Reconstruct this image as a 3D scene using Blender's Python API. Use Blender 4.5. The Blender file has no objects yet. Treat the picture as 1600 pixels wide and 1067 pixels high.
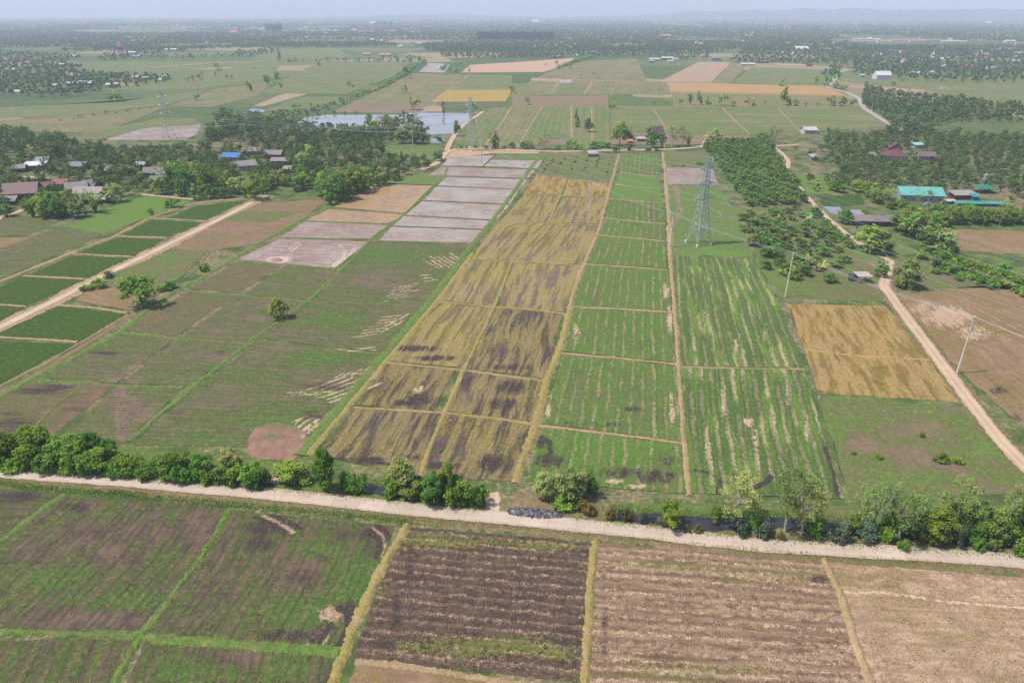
import bpy, math, random
import numpy as np
SC = bpy.context.scene
COL = SC.collection
PI = math.pi
R = math.radians
# ---------------------------------------------------------------- camera
F = 1067.0                       # focal length in photo pixels (1600 wide)
H = 90.0                         # drone height, metres
PITCH = math.atan((533.5 - 19.0) / F)
cd = bpy.data.cameras.new('camera'); cam = bpy.data.objects.new('camera', cd); COL.objects.link(cam)
cd.sensor_width = 36.0; cd.lens = 36.0 * F / 1600.0
cd.clip_start = 0.5; cd.clip_end = 60000.0
cam.location = (0, 0, H); cam.rotation_euler = (PI / 2 - PITCH, 0, 0)
SC.camera = cam
# ---------------------------------------------------------------- world, sun, exposure
SUN_EL, SUN_AZ = R(62), R(-97)   # azimuth measured from +Y towards +X
w = bpy.data.worlds.new('World'); SC.world = w; w.use_nodes = True
wt = w.node_tree; sky = wt.nodes.new('ShaderNodeTexSky'); sky.sky_type = 'NISHITA'
sky.sun_disc = False; sky.sun_elevation = SUN_EL; sky.sun_rotation = SUN_AZ
sky.air_density = 1.0; sky.dust_density = 2.0; sky.ozone_density = 1.0
wt.nodes['Background'].inputs[1].default_value = 0.145
wt.links.new(sky.outputs[0], wt.nodes['Background'].inputs[0])
sd = bpy.data.lights.new('sun', 'SUN'); sun = bpy.data.objects.new('sun', sd); COL.objects.link(sun)
sd.energy = 4.4; sd.angle = R(0.6); sd.color = (1.0, 0.965, 0.92)
sv = np.array([math.sin(SUN_AZ) * math.cos(SUN_EL), math.cos(SUN_AZ) * math.cos(SUN_EL), math.sin(SUN_EL)])
sun.location = (0, 0, 200)
sun.rotation_euler = (PI / 2 - SUN_EL, 0, PI - SUN_AZ)
SC.view_settings.view_transform = 'Standard'; SC.view_settings.look = 'None'
SC.view_settings.exposure = 0.33; SC.view_settings.gamma = 1.0
SC.cycles.max_bounces = 5; SC.cycles.diffuse_bounces = 2; SC.cycles.glossy_bounces = 2
SC.cycles.transmission_bounces = 2; SC.cycles.transparent_max_bounces = 6; SC.cycles.volume_bounces = 3
SC.cycles.use_denoising = False
HAZE_DENSITY = 0.00015
HAZE_COLOR = (0.72, 0.80, 1.0)
# ---------------------------------------------------------------- survey: a photo position -> a point on flat ground
cP, sP = math.cos(PITCH), math.sin(PITCH)
def G(px, py, z=0.0):
    px = np.asarray(px, float); py = np.asarray(py, float)
    dx = (px - 800) / F; dy = (533.5 - py) / F
    t = (H - z) / (sP - dy * cP)
    return np.stack([dx * t, (cP + dy * sP) * t], -1)
def slant(px, py):
    p = G(px, py); return float(math.sqrt(p[1] ** 2 * 1.0 + H * H))
def mpp(px, py): return slant(px, py) / F * math.cos(math.atan((533.5 - py) / F))   # metres per photo pixel, sideways
def height(px, yb, yt):
    p = G(px, yb); dy = (533.5 - yt) / F
    return H + (-sP + dy * cP) * float(p[1]) / (cP + dy * sP)
# ---------------------------------------------------------------- object helpers
def link(o, parent=None):
    COL.objects.link(o)
    if parent is not None: o.parent = parent
    return o
def tag(o, label=None, cat=None, group=None, kind=None):
    if label: o['label'] = label
    if cat: o['category'] = cat
    if group: o['group'] = group
    if kind: o['kind'] = kind
    return o
def empty(name, loc, rz=0, s=(1, 1, 1)):
    o = bpy.data.objects.new(name, None); o.location = loc; o.rotation_euler = (0, 0, rz); o.scale = s
    o.empty_display_size = 0.2
    return link(o)
def mk(name, V, Fc, mat=None, attrs=(), smooth=False):
    """V (n,3) array; Fc (m,k) array or a list of index lists"""
    me = bpy.data.meshes.new(name)
    V = np.asarray(V, np.float32)
    if isinstance(Fc, np.ndarray):
        m, k = Fc.shape
        me.vertices.add(len(V)); me.vertices.foreach_set('co', V.ravel())
        me.loops.add(m * k); me.loops.foreach_set('vertex_index', Fc.astype(np.int32).ravel())
        me.polygons.add(m); me.polygons.foreach_set('loop_start', np.arange(0, m * k, k, dtype=np.int32))
        me.update(calc_edges=True)
    else:
        me.from_pydata(V.tolist(), [], [list(f) for f in Fc]); me.update()
    for nm, ty, arr in attrs:
        a = me.attributes.new(nm, ty, 'POINT')
        a.data.foreach_set({'FLOAT': 'value', 'FLOAT_VECTOR': 'vector', 'FLOAT_COLOR': 'color'}[ty], np.asarray(arr, np.float32).ravel())
    if smooth: me.polygons.foreach_set('use_smooth', np.ones(len(me.polygons), bool))
    if mat: me.materials.append(mat)
    return me
def obj(name, me, parent=None): return link(bpy.data.objects.new(name, me), parent)
class MB:
    """collects boxes, bars and tubes for one mesh"""
    def __init__(s): s.v = []; s.f = []
    def box(s, c, d, rz=0):
        i = len(s.v); ca, sa = math.cos(rz), math.sin(rz)
        for z in (-.5, .5):
            for x, y in ((-.5, -.5), (.5, -.5), (.5, .5), (-.5, .5)):
                X, Y = x * d[0], y * d[1]
                s.v.append((c[0] + X * ca - Y * sa, c[1] + X * sa + Y * ca, c[2] + z * d[2]))
        for q in ((3, 2, 1, 0), (4, 5, 6, 7), (0, 1, 5, 4), (1, 2, 6, 5), (2, 3, 7, 6), (3, 0, 4, 7)): s.f.append([i + k for k in q])
        return s
    def bar(s, a, b, r, r2=None, n=4):
        a = np.array(a, float); b = np.array(b, float); d = b - a; L = np.linalg.norm(d)
        if L < 1e-6: return s
        d /= L; u = np.cross(d, (0, 0, 1.0) if abs(d[2]) < .95 else (1.0, 0, 0)); u /= np.linalg.norm(u); v = np.cross(d, u)
        r2 = r if r2 is None else r2; i = len(s.v)
        for p, rr in ((a, r), (b, r2)):
            for k in range(n):
                t = 2 * PI * k / n + PI / 4
                s.v.append(tuple(p + rr * (math.cos(t) * u + math.sin(t) * v)))
        for k in range(n): s.f.append([i + k, i + (k + 1) % n, i + n + (k + 1) % n, i + n + k])
        s.f.append([i + k for k in range(n)][::-1]); s.f.append([i + n + k for k in range(n)])
        return s
    def poly(s, pts, faces):
        i = len(s.v); s.v += [tuple(p) for p in pts]; s.f += [[i + k for k in f] for f in faces]; return s
    def mesh(s, name, mat): return mk(name, s.v, s.f, mat)
    def build(s, name, mat, parent=None): return obj(name, s.mesh(name, mat), parent)
# ---------------------------------------------------------------- materials
def lin(c): c /= 255.0; return c / 12.92 if c <= .04045 else ((c + .055) / 1.055) ** 2.4
KEXP = 1.58
def A(r, g, b, k=1.0): return tuple(min(.85, lin(x) / KEXP * k) for x in (r, g, b)) + (1.0,)
class NT:
    def __init__(s, name):
        s.m = bpy.data.materials.new(name); s.m.use_nodes = True; s.t = s.m.node_tree; s.t.nodes.clear()
        s.o = s.t.nodes.new('ShaderNodeOutputMaterial')
    def set(s, sock, v):
        if isinstance(v, bpy.types.NodeSocket): s.t.links.new(v, sock)
        elif v is not None: sock.default_value = v[:3] if sock.type == 'VECTOR' and hasattr(v, '__len__') else v
    def n(s, ty): return s.t.nodes.new(ty)
    def mth(s, op, a, b=None, c=None, clamp=False):
        x = s.n('ShaderNodeMath'); x.operation = op; x.use_clamp = clamp
        s.set(x.inputs[0], a); s.set(x.inputs[1], b)
        if c is not None: s.set(x.inputs[2], c)
        return x.outputs[0]
    def vm(s, op, a, b):
        x = s.n('ShaderNodeVectorMath'); x.operation = op; s.set(x.inputs[0], a); s.set(x.inputs[1], b); return x.outputs[0]
    def noise(s, vec, scale=1.0, detail=2.0, rough=.55):
        x = s.n('ShaderNodeTexNoise'); x.inputs['Scale'].default_value = scale; x.inputs['Detail'].default_value = detail
        x.inputs['Roughness'].default_value = rough; s.set(x.inputs['Vector'], vec); return x.outputs[0]
    def step(s, v, lo, hi):
        x = s.n('ShaderNodeMapRange'); x.interpolation_type = 'SMOOTHSTEP'; s.set(x.inputs[0], v)
        x.inputs[1].default_value = lo; x.inputs[2].default_value = hi; return x.outputs[0]
    def rng(s, v, lo, hi, a, b):
        x = s.n('ShaderNodeMapRange'); s.set(x.inputs[0], v)
        for k, q in enumerate((lo, hi, a, b)): x.inputs[k + 1].default_value = q
        return x.outputs[0]
    def mix(s, f, a, b, mode='MIX'):
        x = s.n('ShaderNodeMix'); x.data_type = 'RGBA'; x.blend_type = mode
        s.set(x.inputs[0], f); s.set(x.inputs[6], a); s.set(x.inputs[7], b); return x.outputs[2]
    def attr(s, name, ty='GEOMETRY'):
        x = s.n('ShaderNodeAttribute'); x.attribute_name = name; x.attribute_type = ty; return x
    def pos(s): return s.n('ShaderNodeNewGeometry').outputs['Position']
    def scale(s, col, f):
        x = s.n('ShaderNodeVectorMath'); x.operation = 'SCALE'; s.set(x.inputs[0], col); s.set(x.inputs[3], f); return x.outputs[0]
    def bump(s, h, st=.4, dist=.1):
        x = s.n('ShaderNodeBump'); x.inputs['Strength'].default_value = st; x.inputs['Distance'].default_value = dist
        s.set(x.inputs['Height'], h); return x.outputs[0]
    def out(s, col, rough=.9, spec=.1, bump=None, metal=0):
        b = s.n('ShaderNodeBsdfPrincipled'); s.set(b.inputs['Base Color'], col); s.set(b.inputs['Roughness'], rough)
        s.set(b.inputs['Specular IOR Level'], spec); b.inputs['Metallic'].default_value = metal
        if bump is not None: s.set(b.inputs['Normal'], bump)
        s.t.links.new(b.outputs[0], s.o.inputs[0]); return s.m
def plain(name, c, rough=.7, var=.25, scale=1.5, metal=0, spec=.3):
    t = NT(name); tc = t.n('ShaderNodeTexCoord').outputs['Object']
    n = t.noise(tc, scale, 4); col = t.scale(c, t.rng(n, .25, .75, 1 - var, 1 + var))
    return t.out(col, rough, spec, None, metal)
def field_mat(name, gA, gB, sA, sB, st, cover=.5, big=.5, mid=.5, fine=.5, stripes=(), sp=.55, wetr=None, along=.2, bscale=.05, bump=.5):
    """crop or grass over soil, in rows; vertex masks R bare, G lush, B straw, A wet dark soil"""
    t = NT(name); P = t.pos(); U = t.attr('rowuv').outputs['Vector']; mk_ = t.attr('mask')
    sep = t.n('ShaderNodeSeparateColor'); t.set(sep.inputs[0], mk_.outputs['Color']); mA = mk_.outputs['Alpha']
    nb = t.noise(P, bscale, 3, .6); U2 = t.vm('MULTIPLY', U, (1.1, along, 1)); nm = t.noise(U2, .9, 3, .6)
    nf = t.noise(P, 1.1, 4, .65); nff = t.noise(P, 4.2, 2, .6); nc = t.noise(P, .33, 2)
    nr = t.noise(t.vm('MULTIPLY', U, (.55, along * .8, 1)), 1.0, 5, .7)
    brk = t.rng(t.mth('ADD', t.mth('MULTIPLY', nr, 1.2), t.mth('MULTIPLY', nf, .8)), .72, 1.28, .1, 1.9)
    cov = t.mth('ADD', cover, t.mth('MULTIPLY', t.mth('SUBTRACT', nb, .5), big * 3))
    cov = t.mth('ADD', cov, t.mth('MULTIPLY', t.mth('SUBTRACT', nm, .5), mid * 3.2))
    cov = t.mth('ADD', cov, t.mth('MULTIPLY', t.mth('SUBTRACT', t.mth('ADD', t.mth('MULTIPLY', nf, .6), t.mth('MULTIPLY', nff, .4)), .5), fine * 5.0))
    cov = t.mth('ADD', cov, t.mth('MULTIPLY', t.mth('MULTIPLY', sep.outputs[1], brk), .8)); cov = t.mth('SUBTRACT', cov, t.mth('MULTIPLY', t.mth('MULTIPLY', sep.outputs[0], brk), .62))
    gr = t.mix(t.step(t.mth('ADD', t.mth('MULTIPLY', nc, .6), t.mth('MULTIPLY', sep.outputs[1], .35)), .15, .55), gA, gB)
    gr = t.mix(t.mth('MULTIPLY', t.step(t.noise(P, .7, 3, .7), .5, .68), .45), gr, t.mix(.5, gA, st))
    so = t.mix(t.step(t.noise(P, .25, 4, .65), .35, .65), sA, sB)
    col = t.mix(t.step(cov, .3, .7), so, gr)
    hgt = t.mth('MULTIPLY', t.step(cov, .3, .7), .6)
    su = t.n('ShaderNodeSeparateXYZ'); t.set(su.inputs[0], U)
    for per, lo, hi, sc, amt, blen, bthr, *jj in stripes:
        jit = jj[0] if jj else .6
        wv = t.mth('MULTIPLY', t.mth('SUBTRACT', t.noise(t.vm('MULTIPLY', U, (.2, .02, 1)), 1, 2), .5), .55)
        s_ = t.mth('SINE', t.mth('MULTIPLY', t.mth('ADD', su.outputs[0], wv), 2 * PI / per))
        n1 = t.noise(t.vm('MULTIPLY', U, (1.5 / per, .012, 1)), 1.0, 3, .6)
        s_ = t.mth('ADD', t.mth('MULTIPLY', s_, .75), t.mth('MULTIPLY', t.mth('SUBTRACT', n1, .5), 1.3))
        nfj = t.mth('ADD', t.mth('MULTIPLY', t.mth('SUBTRACT', nf, .5), 4.0 * jit), t.mth('MULTIPLY', t.mth('SUBTRACT', nff, .5), 5.0 * jit))
        m = t.step(t.mth('ADD', s_, nfj), lo, hi)
        b = t.step(t.noise(t.vm('MULTIPLY', U, (1.0 / per, 1.0 / blen, 1)), 1.0, 3, .6), bthr - .07, bthr + .07)
        m = t.mth('MULTIPLY', t.mth('MULTIPLY', m, b), amt)
        col = t.mix(m, col, sc); hgt = t.mth('SUBTRACT', hgt, t.mth('MULTIPLY', m, .4))
    col = t.mix(t.step(t.mth('MULTIPLY', sep.outputs[2], brk), .35, .75), col, st)
    wt_ = t.step(t.mth('MULTIPLY', mA, brk), .3, .8)
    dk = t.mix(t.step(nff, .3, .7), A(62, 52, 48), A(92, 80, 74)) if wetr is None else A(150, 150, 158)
    col = t.mix(wt_, col, dk)
    spk = t.mth('ADD', t.mth('MULTIPLY', nff, .6), t.mth('MULTIPLY', nf, .4))
    col = t.scale(col, t.rng(spk, .33, .67, 1 - sp, 1 + sp))
    if wetr is not None:
        rg = t.rng(t.step(t.mth('ADD', nb, t.mth('MULTIPLY', mA, .3)), .4, .62), 0, 1, .6, wetr)
        return t.out(col, rg, .22)
    bp = t.bump(t.mth('ADD', hgt, t.mth('MULTIPLY', spk, .9)), bump, .25)
    return t.out(col, .95, .05, bp)
def foliage(name, dark, light, alt=None, trans=.42, hue=.04):
    t = NT(name); a = t.attr('tint').outputs['Fac']; rnd = t.n('ShaderNodeObjectInfo').outputs['Random']
    a2 = t.mth('ADD', a, t.mth('MULTIPLY', t.mth('SUBTRACT', rnd, .5), .35), None, True)
    col = t.mix(a2, dark, light)
    if alt: col = t.mix(t.step(a, .80, .86), col, alt)
    hs = t.n('ShaderNodeHueSaturation'); t.set(hs.inputs['Hue'], t.rng(t.mth('FRACT', t.mth('MULTIPLY', rnd, 7.3)), 0, 1, .5 - hue, .5 + hue * .6))
    t.set(hs.inputs['Value'], t.rng(t.mth('FRACT', t.mth('MULTIPLY', rnd, 13.7)), 0, 1, .8, 1.2)); t.set(hs.inputs['Color'], col)
    d = t.n('ShaderNodeBsdfDiffuse'); tr = t.n('ShaderNodeBsdfTranslucent'); mx = t.n('ShaderNodeMixShader')
    t.set(d.inputs[0], hs.outputs[0]); t.set(tr.inputs[0], hs.outputs[0]); mx.inputs[0].default_value = trans
    t.t.links.new(d.outputs[0], mx.inputs[1]); t.t.links.new(tr.outputs[0], mx.inputs[2]); t.t.links.new(mx.outputs[0], t.o.inputs[0])
    return t.m
# ---------------------------------------------------------------- ground sheet
def lines_(lo, hi):
    b = [0, 150, 300, 500, 800, 1200, 2000, 3500, 6000, 9000, 12500]
    return [v for v in sorted({-x for x in b} | set(b)) if lo <= v <= hi]
def ground_mat():
    t = NT('rough_ground'); P = t.pos()
    nb = t.noise(P, .012, 4, .6); nm = t.noise(P, .11, 4, .6); nf = t.noise(P, .9, 4, .65); nff = t.noise(P, 4.0, 2)
    g = t.mix(t.step(nm, .35, .65), A(78, 98, 56), A(108, 122, 68))
    s = t.mix(t.step(nf, .35, .65), A(128, 112, 92), A(160, 138, 112))
    near = t.mix(t.step(t.mth('ADD', t.mth('MULTIPLY', nb, .45), t.mth('ADD', t.mth('MULTIPLY', nm, .35), t.mth('MULTIPLY', nf, .3))), .52, .66), g, s)
    # distant parcels
    vo = t.n('ShaderNodeTexVoronoi'); vo.feature = 'F1'; t.set(vo.inputs['Vector'], t.vm('MULTIPLY', P, (.0042, .0058, 0))); vo.inputs['Scale'].default_value = 1
    sp = t.n('ShaderNodeSeparateColor'); t.set(sp.inputs[0], vo.outputs['Color'])
    f = t.mix(t.step(sp.outputs[0], .2, .7), A(96, 114, 66), A(120, 128, 80)); f = t.mix(t.step(sp.outputs[1], .72, .8), f, A(166, 148, 112))
    f = t.mix(t.step(sp.outputs[2], .8, .84), f, A(92, 108, 68))
    sx = t.n('ShaderNodeSeparateXYZ'); t.set(sx.inputs[0], P)
    col = t.mix(t.step(sx.outputs[1], 520, 720), near, t.mix(t.step(nm, .3, .7), f, t.scale(f, .82)))
    return t.out(t.scale(col, t.rng(t.mth('ADD', t.mth('MULTIPLY', nff, .5), t.mth('MULTIPLY', nf, .5)), .3, .7, .6, 1.4)), .95, .03)
gx = lines_(-12500, 12500); gy = lines_(-500, 12500)
V = [(x, y, 0) for y in gy for x in gx]; n_ = len(gx)
Fq = [(j * n_ + i, j * n_ + i + 1, (j + 1) * n_ + i + 1, (j + 1) * n_ + i) for j in range(len(gy) - 1) for i in range(n_ - 1)]
tag(obj('ground', mk('ground', V, Fq, ground_mat())), 'rough grassy plain stretching under all the fields', kind='structure')
def vnoise(x, y, s, seed):
    r = np.random.RandomState(seed); tb = r.rand(64, 64); u, v = x / s + 100, y / s + 100; iu, iv = np.floor(u).astype(int), np.floor(v).astype(int); fu, fv = u - iu, v - iv
    fu = fu * fu * (3 - 2 * fu); fv = fv * fv * (3 - 2 * fv); g_ = lambda a, b: tb[a % 64, b % 64]
    return (g_(iu, iv) * (1 - fu) + g_(iu + 1, iv) * fu) * (1 - fv) + (g_(iu, iv + 1) * (1 - fu) + g_(iu + 1, iv + 1) * fu) * fv
# ---------------------------------------------------------------- crop colours
SOIL = (A(120, 98, 84), A(88, 72, 66)); STRAW = A(190, 164, 134)
M = {}
M['weedy'] = field_mat('weedy', A(90, 98, 56), A(86, 110, 52), A(122, 102, 86), A(94, 80, 72), A(176, 148, 122), .6, .3, .75, .6, [(1.5, .0, .9, A(72, 66, 48), .5, 14, .46, .4), (3.4, .1, 1.0, A(120, 108, 78), .5, 26, .48, .4)], sp=.55, along=.09)
M['burnt'] = field_mat('burnt', A(114, 100, 66), A(108, 112, 56), A(106, 88, 76), A(84, 70, 62), A(184, 156, 126), .2, .3, .35, .5,
    [(2.1, -.3, 1.2, A(140, 114, 92), .6, 20, .44, .6), (2.1, .35, 1.5, A(186, 158, 130), .65, 1.6, .50, 1.0), (1.05, .3, 1.0, A(78, 62, 58), .5, 30, .46, .4)], sp=.6, along=.1)
M['stubble'] = field_mat('stubble', A(146, 122, 86), A(122, 118, 66), A(146, 120, 96), A(122, 98, 80), A(190, 162, 132), .22, .3, .4, .5,
    [(2.1, -.8, .9, A(172, 142, 116), .75, 20, .42, .5), (1.7, -.2, 1.4, A(204, 176, 148), .7, 2.0, .50, .8), (2.9, .25, 1.0, A(96, 78, 68), .55, 18, .47, .7)], sp=.6, along=.1)
M['straw'] = field_mat('straw', A(158, 132, 88), A(138, 128, 78), A(190, 162, 132), A(164, 136, 110), A(205, 178, 146), .28, .35, .35, .5,
    [(2.4, .2, .9, A(150, 122, 98), .6, 18, .48)], sp=.75, along=.12)
M['paddy'] = field_mat('paddy', A(92, 106, 54), A(84, 116, 50), A(138, 116, 98), A(112, 98, 84), A(190, 166, 136), .58, .32, .6, .6,
    [(1.9, .0, .9, A(132, 114, 92), .55, 22, .45, .5), (1.3, .2, .9, A(76, 92, 48), .5, 30, .46, .4)], sp=.5, along=.06)
M['paddy_brown'] = field_mat('paddy_brown', A(106, 110, 66), A(96, 118, 60), A(136, 112, 92), A(116, 98, 82), A(180, 150, 120), .5, .25, .5, .5,
    [(2.2, .0, .8, A(122, 100, 82), .6, 25, .44, .4), (1.4, .2, .9, A(92, 96, 56), .5, 25, .46, .4)], sp=.45, along=.06)
M['lush'] = field_mat('lush', A(90, 122, 48), A(86, 130, 44), A(128, 112, 90), A(104, 98, 84), A(196, 166, 140), .7, .3, .4, .45,
    [(2.9, .3, .9, A(168, 150, 114), .85, 9, .48, .45), (1.45, .1, .9, A(92, 104, 60), .6, 30, .4, .3), (2.9, -1.5, -.9, A(112, 122, 70), .4, 40, .46, .3)], sp=.35, along=.12)
M['striped'] = field_mat('striped', A(100, 124, 54), A(100, 136, 48), A(140, 120, 96), A(110, 104, 84), A(200, 168, 146), .85, .2, .35, .35,
    [(2.75, .1, .8, A(192, 164, 140), .92, 12, .44, .55), (2.75, -1.5, -.75, A(72, 88, 54), .6, 30, .46, .3), (1.37, .5, .9, A(128, 150, 72), .5, 25, .45)], sp=.35, along=.1)
M['meadow'] = field_mat('meadow', A(100, 122, 62), A(104, 138, 62), A(150, 132, 106), A(124, 118, 88), A(190, 164, 130), .72, .35, .4, .5,
    [(2.8, .3, .9, A(176, 152, 122), .7, 8, .62)], sp=.35, along=.15)
M['yellow'] = field_mat('yellow', A(140, 124, 60), A(126, 118, 58), A(136, 118, 100), A(116, 102, 92), A(204, 178, 132), .54, .45, .25, .35,
    [(2.2, .0, .7, A(110, 96, 84), .7, 50, .44, .3), (2.2, -1.5, -.8, A(178, 158, 98), .6, 30, .48, .3), (1.1, .3, .9, A(128, 118, 64), .5, 40, .46, .3)], sp=.4, along=.04)
M['yellow_burnt'] = field_mat('yellow_burnt', A(130, 118, 54), A(114, 110, 52), A(106, 92, 84), A(86, 76, 72), A(192, 166, 126), .4, .45, .25, .4,
    [(2.1, -.2, .5, A(88, 76, 74), .85, 40, .43, .35), (2.1, -1.5, -.75, A(164, 146, 92), .65, 22, .48, .35), (1.05, .3, .9, A(96, 86, 66), .5, 30, .46, .3)], sp=.5, along=.04)
M['deep'] = field_mat('deep', A(68, 90, 38), A(62, 96, 36), A(104, 94, 62), A(86, 84, 52), A(160, 140, 100), .86, .2, .35, .4, [(1.6, .3, 1, A(78, 96, 54), .5, 20, .45)], sp=.35, along=.3)
M['fresh'] = field_mat('fresh', A(104, 128, 60), A(98, 136, 52), A(128, 120, 92), A(110, 108, 84), A(180, 160, 120), .9, .25, .3, .3, [], sp=.3, along=.3)
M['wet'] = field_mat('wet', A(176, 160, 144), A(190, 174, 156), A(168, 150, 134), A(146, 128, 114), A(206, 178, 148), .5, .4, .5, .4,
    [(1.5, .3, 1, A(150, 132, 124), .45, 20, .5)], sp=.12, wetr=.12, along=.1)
M['mud'] = field_mat('mud', A(172, 148, 130), A(200, 176, 156), A(158, 134, 120), A(136, 112, 102), A(214, 186, 160), .45, .3, .55, .4,
    [(1.7, .2, .9, A(122, 100, 92), .55, 24, .45)], sp=.2, wetr=.3, along=.08)
M['mud_yellow'] = field_mat('mud_yellow', A(176, 140, 84), A(196, 160, 104), A(178, 150, 122), A(150, 124, 104), A(214, 188, 158), .5, .5, .5, .4,
    [(1.9, .3, .9, A(140, 112, 92), .5, 24, .45)], sp=.2, wetr=.35, along=.08)
M['brown'] = field_mat('brown', A(136, 118, 84), A(124, 120, 76), A(158, 130, 106), A(140, 112, 92), A(184, 154, 98), .42, .4, .4, .5, [(2.4, .3, 1, A(120, 94, 78), .5, 20, .5)], sp=.35, along=.2)
M['gold'] = field_mat('gold', A(144, 118, 52), A(124, 116, 50), A(162, 134, 100), A(140, 110, 84), A(200, 172, 122), .62, .35, .22, .5,
    [(2.5, .1, 1.2, A(104, 98, 58), .75, 22, .46), (2.5, -1.8, -.9, A(190, 158, 108), .6, 16, .48)], sp=.45, along=.12)
M['rough'] = field_mat('rough', A(104, 116, 62), A(106, 130, 62), A(140, 120, 96), A(128, 112, 94), A(178, 158, 100), .6, .5, .2, .6, [], sp=.5, along=1, bscale=.09)
M['dry'] = field_mat('dry', A(146, 122, 76), A(128, 118, 70), A(164, 136, 108), A(148, 120, 96), A(196, 166, 136), .48, .5, .4, .5, [(2.6, .2, .9, A(126, 98, 80), .5, 14, .48)], sp=.4, along=.15)
M['sand'] = field_mat('sand', A(160, 136, 100), A(130, 128, 84), A(206, 172, 142), A(190, 152, 124), A(220, 190, 160), .15, .4, .3, .4, [(6, .3, 1, A(176, 140, 114), .5, 30, .5)], sp=.2, along=.5)
M['redsoil'] = field_mat('redsoil', A(142, 124, 98), A(116, 118, 76), A(164, 128, 110), A(150, 116, 100), A(186, 160, 136), .25, .3, .3, .4, [(1.2, .3, 1, A(120, 92, 82), .4, 12, .5)], sp=.25, along=.3)
M['verge'] = field_mat('verge', A(118, 112, 66), A(96, 114, 54), A(168, 140, 112), A(146, 120, 96), A(196, 168, 136), .5, .35, .3, .7, [], sp=.5, along=1)
M['bank'] = field_mat('bank', A(104, 118, 64), A(92, 126, 58), A(146, 126, 92), A(124, 112, 80), A(186, 160, 106), .72, .4, .2, .5, [], sp=.4, along=1)
# distant fields (no fine rows needed, softened by distance)
def far_mat(name, g1, g2, s1, cover, rows=6.0):
    return field_mat(name, g1, g2, s1, tuple(x * .8 for x in s1[:3]) + (1,), A(180, 156, 116), cover, .45, .6, .5, [(rows, .0, .8, s1, .5, 60, .47), (rows * 3.1, .2, .9, s1, .4, 90, .5)], sp=.3, along=.1, bscale=.025)
M['far_green'] = far_mat('far_green', A(102, 122, 66), A(92, 124, 62), A(150, 136, 98), .66)
M['far_olive'] = far_mat('far_olive', A(110, 120, 70), A(104, 124, 68), A(156, 136, 102), .55)
M['far_dark'] = far_mat('far_dark', A(82, 106, 64), A(84, 112, 64), A(118, 108, 82), .6)
M['far_tan'] = far_mat('far_tan', A(172, 148, 116), A(160, 142, 108), A(186, 156, 130), .4)
M['far_gold'] = far_mat('far_gold', A(176, 150, 72), A(160, 150, 72), A(188, 152, 104), .75)
M['far_orange'] = far_mat('far_orange', A(186, 148, 92), A(176, 146, 86), A(190, 150, 106), .6)
M['far_brown'] = far_mat('far_brown', A(134, 122, 90), A(112, 120, 78), A(152, 128, 106), .42)
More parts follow.
